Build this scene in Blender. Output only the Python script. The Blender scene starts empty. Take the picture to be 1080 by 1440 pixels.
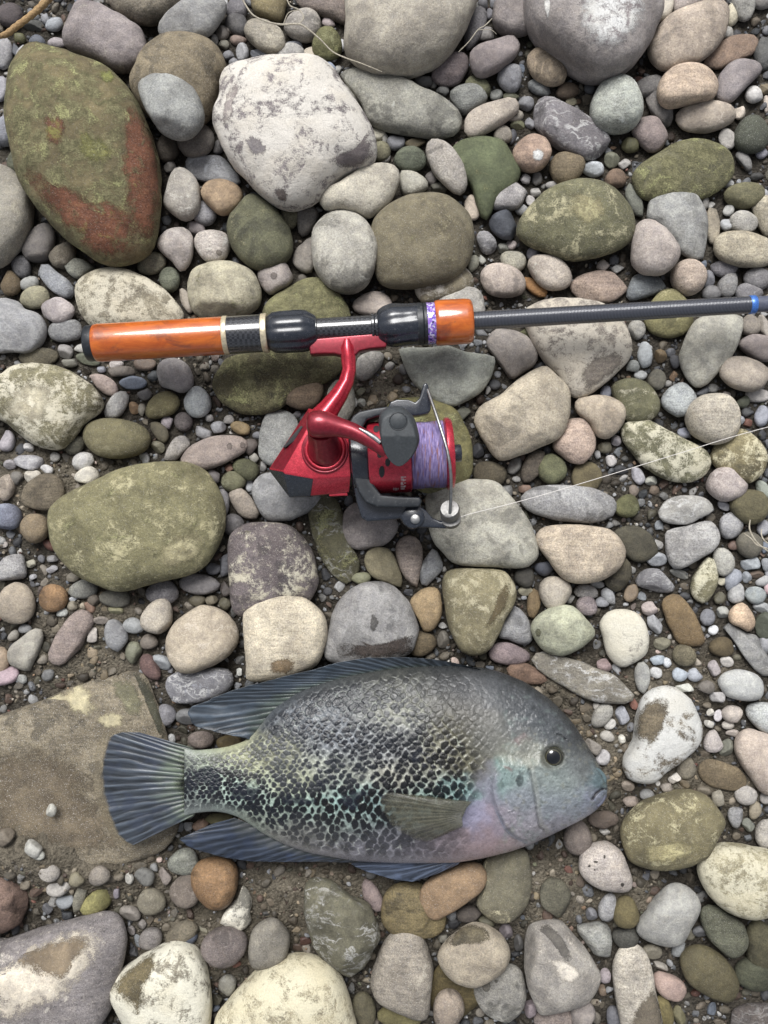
import bpy, bmesh, math, random
import numpy as np
from mathutils import Vector, Matrix

# ------------------------------------------------------------------ camera, sky, sun, exposure
S = 0.0004            # metres per photo pixel at ground level (the photo covers about 43 x 58 cm)
CAMH = 0.50           # the phone is held half a metre above the stones, looking straight down
HP = CAMH / S
scene = bpy.context.scene
col = scene.collection

cam_d = bpy.data.cameras.new('camera'); cam = bpy.data.objects.new('camera', cam_d); col.objects.link(cam)
cam.location = (0, 0, CAMH); cam.rotation_euler = (0, 0, 0)
cam_d.sensor_fit = 'VERTICAL'; cam_d.sensor_height = 24.0
cam_d.lens = 12.0 / (720 * S / CAMH)
cam_d.clip_start = 0.01; cam_d.clip_end = 100
scene.camera = cam

SUN_EL, SUN_AZ = math.radians(54), math.radians(-12)     # soft light from the top of the picture
world = bpy.data.worlds.new('World'); scene.world = world; world.use_nodes = True
wn = world.node_tree.nodes; wl = world.node_tree.links; wn.clear()
wo = wn.new('ShaderNodeOutputWorld'); bg = wn.new('ShaderNodeBackground'); sky = wn.new('ShaderNodeTexSky')
sky.sky_type = 'NISHITA'; sky.sun_disc = False
sky.sun_elevation = SUN_EL; sky.sun_rotation = SUN_AZ
sky.air_density = 1.0; sky.dust_density = 4.0; sky.ozone_density = 1.0
hs = wn.new('ShaderNodeHueSaturation'); hs.inputs['Saturation'].default_value = 0.32   # cloud veil: nearly grey sky
wl.new(sky.outputs[0], hs.inputs['Color']); wl.new(hs.outputs[0], bg.inputs[0]); bg.inputs[1].default_value = 0.05
wl.new(bg.outputs[0], wo.inputs[0])
sd = bpy.data.lights.new('sun', 'SUN'); sd.energy = 1.5; sd.angle = math.radians(30); sd.color = (1, 0.995, 0.985)
sun = bpy.data.objects.new('sun', sd); col.objects.link(sun)
dirv = Vector((math.sin(SUN_AZ) * math.cos(SUN_EL), math.cos(SUN_AZ) * math.cos(SUN_EL), math.sin(SUN_EL)))
sun.rotation_euler = dirv.to_track_quat('Z', 'Y').to_euler(); sun.location = dirv * 3
vs = scene.view_settings
vs.view_transform = 'Standard'; vs.look = 'None'; vs.gamma = 1; vs.use_curve_mapping = False
vs.exposure = 1.38

# ------------------------------------------------------------------ helpers
rng = random.Random(7)
def lin(h):
    if h.startswith('#'): h = h[1:]
    v = [int(h[i:i+2], 16) / 255 for i in (0, 2, 4)]
    return tuple(c / 12.92 if c <= 0.04045 else ((c + 0.055) / 1.055) ** 2.4 for c in v)

def W(u, v, z=0.0):
    """photo pixel seen at height z (in pixels of ground) -> metres"""
    k = 1 - z / HP
    return Vector(((u - 540) * k * S, (720 - v) * k * S, z * S))

def vnoise(P, seed=0):
    P = np.asarray(P, dtype=np.float64)
    I = np.floor(P).astype(np.int64); F = P - I; F = F * F * (3 - 2 * F)
    def hsh(ix, iy, iz):
        h = (ix * 374761393 + iy * 668265263 + iz * 2147483647 + seed * 1274126177) & 0xffffffff
        h = ((h ^ (h >> 13)) * 1274126177) & 0xffffffff
        h = ((h ^ (h >> 16)) * 2246822519) & 0xffffffff
        return ((h ^ (h >> 15)) & 0xffff) / 65535.0
    r = 0
    for dx in (0, 1):
        wx = F[:, 0] if dx else 1 - F[:, 0]
        for dy in (0, 1):
            wy = F[:, 1] if dy else 1 - F[:, 1]
            for dz in (0, 1):
                wz = F[:, 2] if dz else 1 - F[:, 2]
                r = r + wx * wy * wz * hsh(I[:, 0] + dx, I[:, 1] + dy, I[:, 2] + dz)
    return r
def fbm(P, seed=0, octv=3, gain=.5):
    P = np.asarray(P, dtype=np.float64); a, t, r = 1.0, 0.0, 0
    for o in range(octv):
        r = r + a * (vnoise(P * 2 ** o, seed + o * 17) - .5); t += a; a *= gain
    return r / t * 2          # about -1..1
def sstep(a, b, x): 
    t = np.clip((x - a) / (b - a), 0, 1); return t * t * (3 - 2 * t)

def mesh_obj(name, verts, faces, mat=None, parent=None, smooth=True):
    me = bpy.data.meshes.new(name)
    me.from_pydata([tuple(v) for v in verts], [], faces); me.update()
    if smooth: me.polygons.foreach_set('use_smooth', [True] * len(me.polygons))
    o = bpy.data.objects.new(name, me); col.objects.link(o)
    if mat: me.materials.append(mat)
    if parent: o.parent = parent
    return o
def np_mesh(name, V, Q, mat=None, parent=None, smooth=True):
    """V (n,3) array, Q (m,3|4) int array"""
    me = bpy.data.meshes.new(name); V = np.asarray(V, dtype=np.float32); Q = np.asarray(Q, dtype=np.int32)
    k = Q.shape[1]
    me.vertices.add(len(V)); me.vertices.foreach_set('co', V.ravel())
    me.loops.add(Q.size); me.loops.foreach_set('vertex_index', Q.ravel())
    me.polygons.add(len(Q)); me.polygons.foreach_set('loop_start', np.arange(0, Q.size, k, dtype=np.int32))
    me.polygons.foreach_set('loop_total', np.full(len(Q), k, dtype=np.int32))
    me.polygons.foreach_set('use_smooth', np.full(len(Q), smooth))
    me.update(calc_edges=True); me.validate()
    o = bpy.data.objects.new(name, me); col.objects.link(o)
    if mat: me.materials.append(mat)
    if parent: o.parent = parent
    return o
def set_colors(o, C, name='Col'):
    a = o.data.color_attributes.new(name, 'FLOAT_COLOR', 'POINT')
    C = np.asarray(C, dtype=np.float32)
    if C.shape[1] == 3: C = np.hstack([C, np.ones((len(C), 1), np.float32)])
    a.data.foreach_set('color', C.ravel())
def tag(o, label, cat=None, group=None, kind=None):
    o['label'] = label
    if cat: o['category'] = cat
    if group: o['group'] = group
    if kind: o['kind'] = kind
    return o
def empty(name, loc):
    o = bpy.data.objects.new(name, None); col.objects.link(o); o.location = loc; o.empty_display_size = .01
    return o

class NT:
    """small node-tree writer"""
    def __init__(s, name):
        s.m = bpy.data.materials.new(name); s.m.use_nodes = True; s.n = s.m.node_tree.nodes; s.l = s.m.node_tree.links
        s.n.clear(); s.out = s.n.new('ShaderNodeOutputMaterial'); s.b = s.n.new('ShaderNodeBsdfPrincipled')
        s.l.new(s.b.outputs[0], s.out.inputs[0])
    def put(s, sock, v):
        if isinstance(v, bpy.types.NodeSocket): s.l.new(v, sock)
        elif v is not None:
            if sock.type == 'RGBA' and len(v) == 3: v = (*v, 1)
            sock.default_value = v
    def math(s, op, a, b=None, c=None, clamp=False):
        n = s.n.new('ShaderNodeMath'); n.operation = op; n.use_clamp = clamp
        for i, v in enumerate((a, b, c)): 
            if v is not None: s.put(n.inputs[i], v)
        return n.outputs[0]
    def vmath(s, op, a, b=None):
        n = s.n.new('ShaderNodeVectorMath'); n.operation = op; s.put(n.inputs[0], a)
        if b is not None:
            if op == 'SCALE': s.put(n.inputs['Scale'], b)
            else: s.put(n.inputs[1], b)
        return n.outputs[0]
    def mix(s, f, a, b, mode='MIX'):
        n = s.n.new('ShaderNodeMix'); n.data_type = 'RGBA'; n.blend_type = mode; n.clamp_factor = True
        s.put(n.inputs[0], f); s.put(n.inputs[6], a); s.put(n.inputs[7], b); return n.outputs[2]
    def noise(s, vec, scale, detail=4, rough=.55, dist=0):
        n = s.n.new('ShaderNodeTexNoise'); s.put(n.inputs['Vector'], vec)
        n.inputs['Scale'].default_value = scale; n.inputs['Detail'].default_value = detail
        n.inputs['Roughness'].default_value = rough; n.inputs['Distortion'].default_value = dist
        return n.outputs[0]
    def voro(s, vec, scale, feature='F1', out='Distance', rand=1):
        n = s.n.new('ShaderNodeTexVoronoi'); n.feature = feature; s.put(n.inputs['Vector'], vec)
        n.inputs['Scale'].default_value = scale; n.inputs['Randomness'].default_value = rand
        return n.outputs[out]
    def rng(s, x, a, b, c=0.0, d=1.0, smooth=True):
        n = s.n.new('ShaderNodeMapRange'); n.clamp = True
        if smooth: n.interpolation_type = 'SMOOTHSTEP'
        s.put(n.inputs[0], x)
        for i, v in enumerate((a, b, c, d)): s.put(n.inputs[1 + i], v)
        return n.outputs[0]
    def attr(s, name, typ='OBJECT', out='Color'):
        n = s.n.new('ShaderNodeAttribute'); n.attribute_type = typ; n.attribute_name = name; return n.outputs[out]
    def coord(s, out='Object'):
        return s.n.new('ShaderNodeTexCoord').outputs[out]
    def bump(s, h, strength, dist, prev=None):
        n = s.n.new('ShaderNodeBump'); n.inputs['Strength'].default_value = 1; s.put(n.inputs['Strength'], strength)
        n.inputs['Distance'].default_value = dist; s.put(n.inputs['Height'], h)
        if prev is not None: s.l.new(prev, n.inputs['Normal'])
        return n.outputs[0]
    def finish(s, color=None, rough=None, normal=None, metal=None, spec=None, coat=None):
        if color is not None: s.put(s.b.inputs['Base Color'], color)
        if rough is not None: s.put(s.b.inputs['Roughness'], rough)
        if normal is not None: s.put(s.b.inputs['Normal'], normal)
        if metal is not None: s.put(s.b.inputs['Metallic'], metal)
        if spec is not None: s.put(s.b.inputs['Specular IOR Level'], spec)
        if coat is not None: s.put(s.b.inputs['Coat Weight'], coat)
        return s.m

# ------------------------------------------------------------------ stone material: every stone carries its own colours and traits
def stone_material(film=False):
    t = NT('stone_stain_film' if film else 'river_stone')
    tone = t.attr('tone'); tone2 = t.attr('tone2'); t1 = t.attr('traits'); t2 = t.attr('traits2')
    sp = t.n.new('ShaderNodeSeparateColor'); t.l.new(t1, sp.inputs[0]); coat, moss, vein = sp.outputs[0:3]
    sq = t.n.new('ShaderNodeSeparateColor'); t.l.new(t2, sq.inputs[0]); speck, wet, seed = sq.outputs[0:3]
    P = t.coord('Object')
    off = t.n.new('ShaderNodeCombineXYZ'); s37 = t.math('MULTIPLY', seed, 37.0); t.put(off.inputs[0], s37); t.put(off.inputs[1], t.math('MULTIPLY', seed, 91.0)); t.put(off.inputs[2], s37)
    V = t.vmath('ADD', t.vmath('SCALE', P, 100.0), off.outputs[0])      # 1 unit = 1 cm
    n1 = t.noise(V, 0.55, 5, .6, .4)
    n2 = t.noise(V, 2.6, 6, .62, .3)
    n3 = t.noise(V, 12.5, 4, .72)
    n4 = t.noise(t.vmath('ADD', V, (31.0, 7, 3)), 0.8, 7, .66, .8)
    c = t.mix(t.rng(n1, .3, .7), t.mix(1, tone, (.70, .68, .66), 'MULTIPLY'), t.mix(1, tone, (1.2, 1.18, 1.14), 'MULTIPLY'))
    c = t.mix(t.rng(n2, .3, .72), t.mix(1, c, (.83, .83, .85), 'MULTIPLY'), t.mix(1, c, (1.13, 1.12, 1.09), 'MULTIPLY'))
    c = t.mix(t.math('MULTIPLY', t.rng(n4, .55, .72), .20), c, t.mix(1, c, (.95, .82, .66), 'MULTIPLY'))    # rusty tint in places
    # grain
    gs = t.math('FRACT', t.math('MULTIPLY', seed, 7.31)); gs2 = t.math('FRACT', t.math('MULTIPLY', seed, 3.77))
    n6 = t.noise(t.vmath('ADD', V, (70., 3, 8)), 9.5, 4, .6)
    g = t.math('ADD', 1.0, t.math('MULTIPLY', t.math('SUBTRACT', n3, .5), t.math('ADD', .8, t.math('MULTIPLY', gs, 1.5))))
    g = t.math('ADD', g, t.math('MULTIPLY', t.math('SUBTRACT', n6, .5), t.math('ADD', .35, t.math('MULTIPLY', gs2, .9))))
    # faint bedding stripes in some stones, damp patches in others
    bed = t.noise(t.vmath('MULTIPLY', V, (.5, 4.2, 1.5)), 1.6, 4, .6)
    g = t.math('ADD', g, t.math('MULTIPLY', t.math('MULTIPLY', t.math('SUBTRACT', bed, .5), 1.0), t.rng(gs, .62, .80)))
    dmp = t.math('ADD', t.math('MULTIPLY', t.noise(t.vmath('ADD', V, (12., 44, 2)), .62, 5, .6, .6), .9), t.math('MULTIPLY', t.math('SUBTRACT', n3, .5), .12))
    dmask = t.math('MULTIPLY', t.rng(dmp, .485, .53), t.rng(gs2, .35, .9, 0, .42))
    g = t.math('MULTIPLY', g, t.math('SUBTRACT', 1.0, dmask))
    g = t.math('MAXIMUM', g, .18)
    c = t.mix(1, c, t.vmath('SCALE', (1, 1, 1), g), 'MULTIPLY')
    dk = t.math('MULTIPLY', t.rng(t.noise(t.vmath('ADD', V, (9., 9, 9)), 24, 2, .5), .60, .70), t.math('MULTIPLY', speck, .75))
    c = t.mix(dk, c, t.mix(1, c, (.34, .33, .32), 'MULTIPLY'))
    lt = t.math('MULTIPLY', t.rng(t.noise(t.vmath('ADD', V, (3., 19, 9)), 20, 2, .5), .60, .70), t.math('MULTIPLY', speck, .6))
    c = t.mix(lt, c, (.62, .6, .57))
    # quartz veins
    wn_ = t.n.new('ShaderNodeTexNoise'); t.put(wn_.inputs['Vector'], V); wn_.inputs['Scale'].default_value = 1.4; wn_.inputs['Detail'].default_value = 4
    vv = t.vmath('ADD', V, t.vmath('SCALE', wn_.outputs[1], 1.1))
    e = t.math('ABSOLUTE', t.math('SUBTRACT', t.noise(t.vmath('MULTIPLY', vv, (.55, 1.5, 1.0)), 1.0, 6, .6), .5))
    e = t.math('ADD', e, t.math('MULTIPLY', t.math('SUBTRACT', n3, .5), .10))
    vm = t.math('MULTIPLY', t.rng(e, .045, .0), t.rng(n4, .42, .60))
    vm = t.math('MAXIMUM', vm, t.math('MULTIPLY', t.rng(t.math('ADD', t.math('MULTIPLY', n4, .8), t.math('MULTIPLY', n3, .25)), .66, .74), .8))
    vm = t.math('MULTIPLY', vm, vein, clamp=True)
    c = t.mix(vm, c, (.58, .575, .56))
    # dried silt / lichen coat
    nz = t.n.new('ShaderNodeSeparateXYZ'); t.l.new(t.n.new('ShaderNodeNewGeometry').outputs['Normal'], nz.inputs[0])
    cm = t.math('ADD', t.math('MULTIPLY', n4, .60), t.math('ADD', t.math('MULTIPLY', n2, .30), t.math('MULTIPLY', n3, .22)))
    thr = t.rng(coat, 0, 1, .75, .40, False)
    cmask = t.rng(cm, t.math('SUBTRACT', thr, .05), t.math('ADD', thr, .06))
    cmask = t.math('MULTIPLY', cmask, t.rng(coat, 0.0, .08))
    c2 = t.mix(1, tone2, t.vmath('SCALE', (1, 1, 1), t.rng(n3, .25, .75, .8, 1.14, False)), 'MULTIPLY')
    c2 = t.mix(t.math('MULTIPLY', t.rng(n1, .42, .7), .35), c2, t.mix(1, c2, (.86, .8, .68), 'MULTIPLY'))
    c = t.mix(t.math('MULTIPLY', cmask, .93), c, c2)
    # algae and moss
    mm = t.math('ADD', t.math('MULTIPLY', t.noise(t.vmath('ADD', V, (55., 5, 1)), .95, 6, .62, .5), .8), t.math('MULTIPLY', n3, .2))
    mthr = t.rng(moss, 0, 1, .80, .30, False)
    mmask = t.math('MULTIPLY', t.rng(t.math('ADD', mm, t.math('MULTIPLY', t.math('SUBTRACT', n3, .5), .12)), t.math('SUBTRACT', mthr, .06), t.math('ADD', mthr, .07)), t.rng(moss, 0.0, .06))
    mc = t.mix(t.rng(n2, .32, .66), (.088, .084, .043), (.190, .180, .100))
    mc = t.mix(t.math('MULTIPLY', t.rng(t.math('ADD', n4, t.math('MULTIPLY', t.math('SUBTRACT', n3, .5), .25)), .52, .64), .75), mc, (.32, .325, .155))
    mc = t.mix(1, mc, t.vmath('SCALE', (1, 1, 1), t.rng(n3, .3, .7, .5, 1.6, False)), 'MULTIPLY')
    c = t.mix(t.math('MULTIPLY', mmask, .86), c, mc)
    # bump
    h = t.math('ADD', t.math('MULTIPLY', n2, .5), t.math('ADD', t.math('MULTIPLY', n3, .22), t.math('MULTIPLY', t.noise(V, 45, 2, .5), .10)))
    h = t.math('ADD', h, t.math('MULTIPLY', mmask, t.math('MULTIPLY', t.noise(V, 26, 3, .6), .30)))
    h = t.math('ADD', h, t.math('MULTIPLY', cmask, .07))
    nb = t.bump(h, .8, .0022)
    r = t.rng(wet, 0, 1, .86, .34, False)
    r = t.math('ADD', r, t.math('MULTIPLY', t.math('SUBTRACT', n2, .5), .25))
    r = t.math('ADD', r, t.math('MULTIPLY', mmask, .12), clamp=True)
    if film:
        e_ = t.math('ADD', t.attr('edge', 'GEOMETRY', 'Fac'), t.math('ADD', t.math('MULTIPLY', t.math('SUBTRACT', n4, .5), 1.3), t.math('MULTIPLY', t.math('SUBTRACT', n3, .5), 1.0)))
        t.put(t.b.inputs['Alpha'], t.rng(e_, .96, .50))
    r = t.math('SUBTRACT', r, t.math('MULTIPLY', dmask, .5), clamp=True)
    return t.finish(c, r, nb, spec=.35)
STAIN_M = stone_material(True)
STONE = stone_material()

# ------------------------------------------------------------------ stone shapes
def closed_curve(pts, n):
    """smooth radius of a closed outline about its centroid, sampled at n angles"""
    P = np.array(pts, float)
    x, y = P[:, 0], P[:, 1]; x2, y2 = np.roll(x, -1), np.roll(y, -1)
    cr = x * y2 - x2 * y; A = cr.sum() / 2
    c = np.array([((x + x2) * cr).sum() / (6 * A), ((y + y2) * cr).sum() / (6 * A)])
    K = 10; out = []
    for i in range(len(P)):
        p0, p1, p2, p3 = P[i - 1], P[i], P[(i + 1) % len(P)], P[(i + 2) % len(P)]
        for k in range(K):
            s = k / K
            out.append(.5 * (2 * p1 + (p2 - p0) * s + (2 * p0 - 5 * p1 + 4 * p2 - p3) * s * s + (3 * p1 - p0 - 3 * p2 + p3) * s ** 3))
    D = np.array(out) - c
    th = np.arctan2(D[:, 1], D[:, 0]); r = np.hypot(D[:, 0], D[:, 1])
    o = np.argsort(th); th, r = th[o], r[o]
    th = np.concatenate([th - 2 * np.pi, th, th + 2 * np.pi]); r = np.concatenate([r, r, r])
    return c, lambda q: np.interp(q, th, r), abs(A)

def stone_mesh(name, Rf, rpx, c_px, seed, rough=.03, facets=0, flat=.88, zoff=0.0):
    """Rf(theta)->radius (m, y up), c_px half height in m. Returns (V,Q)."""
    nth = int(np.clip(rpx * 1.15, 16, 112)); nph = int(np.clip(nth * .5, 9, 52))
    r = random.Random(seed)
    th = np.linspace(0, 2 * np.pi, nth, endpoint=False)
    ph = np.linspace(-np.pi / 2, np.pi / 2, nph)[1:-1]
    R = Rf(th)
    # rounder towards the top so that the outline does not print through the dome
    Rm = R.mean()
    tx, ty = r.uniform(-.10, .10), r.uniform(-.10, .10)
    V = [[0, 0, -1]]; rows = []
    cp, sp = np.cos(ph), np.sin(ph)
    rho = cp ** flat; ze = np.sign(sp) * np.abs(sp) ** .84
    blend = (np.abs(sp) ** 1.6)[:, None] * .55
    RR = R[None, :] * (1 - blend) + (R[None, :] * .35 + Rm * .65) * blend
    X = RR * rho[:, None] * np.cos(th)[None, :]; Y = RR * rho[:, None] * np.sin(th)[None, :]
    Z = np.repeat(ze[:, None], nth, 1) * c_px
    B = np.stack([X.ravel(), Y.ravel(), Z.ravel()], 1)
    A = np.vstack([[[0, 0, -c_px]], B, [[0, 0, c_px]]])
    up = np.clip(A[:, 2] / c_px, 0, 1)
    A[:, 0] += up * tx * Rm; A[:, 1] += up * ty * Rm
    # tilt of the upper face
    A[:, 2] *= 1 + (A[:, 0] * r.uniform(-.22, .22) + A[:, 1] * r.uniform(-.22, .22)) / Rm
    L0 = Rm
    if facets:
        for k in range(int(facets)):
            a = r.uniform(0, 6.283); el = r.uniform(.1, 1.35)
            n = np.array([math.cos(a) * math.cos(el), math.sin(a) * math.cos(el), math.sin(el)])
            d = A @ n; lim = d.max() * r.uniform(.68, .86)
            ex = np.maximum(d - lim, 0); w_ = L0 * .05; ex = ex * ex / (ex + w_); A -= (ex * .95)[:, None] * n[None, :]
    # lumps
    L = Rm
    ctr = A / L
    nl = np.linalg.norm(ctr, axis=1, keepdims=True) + 1e-6
    disp = fbm(ctr * 1.3 + seed % 97, seed % 1000, 3) * rough * 2.2 + fbm(ctr * 4 + 11, seed % 1000 + 5, 4) * rough * .9
    A += (ctr / nl) * (disp * L * .9)[:, None]
    n = nth; m = len(ph); Q = []
    idx = 1 + np.arange(m * n).reshape(m, n)
    a = idx[:-1]; b = np.roll(a, -1, 1); d = idx[1:]; e = np.roll(d, -1, 1)
    Q = np.stack([a.ravel(), b.ravel(), e.ravel(), d.ravel()], 1)
    T1 = np.stack([np.roll(idx[0], -1), idx[0], np.zeros(n, int), np.zeros(n, int)], 1)
    T2 = np.stack([idx[-1], np.roll(idx[-1], -1), np.full(n, len(A) - 1), np.full(n, len(A) - 1)], 1)
    return A, Q, T1[:, :3], T2[:, :3]

def build_mixed(name, A, Q, T, mat):
    me = bpy.data.meshes.new(name)
    lo = np.concatenate([Q.ravel(), T.ravel()]).astype(np.int32)
    st = np.concatenate([np.arange(0, Q.size, 4), Q.size + np.arange(0, T.size, 3)]).astype(np.int32)
    tot = np.concatenate([np.full(len(Q), 4), np.full(len(T), 3)]).astype(np.int32)
    me.vertices.add(len(A)); me.vertices.foreach_set('co', A.astype(np.float32).ravel())
    me.loops.add(len(lo)); me.loops.foreach_set('vertex_index', lo)
    me.polygons.add(len(st)); me.polygons.foreach_set('loop_start', st); me.polygons.foreach_set('loop_total', tot)
    me.polygons.foreach_set('use_smooth', np.full(len(st), True))
    me.update(calc_edges=True); me.materials.append(mat)
    o = bpy.data.objects.new(name, me); col.objects.link(o); return o
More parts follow.
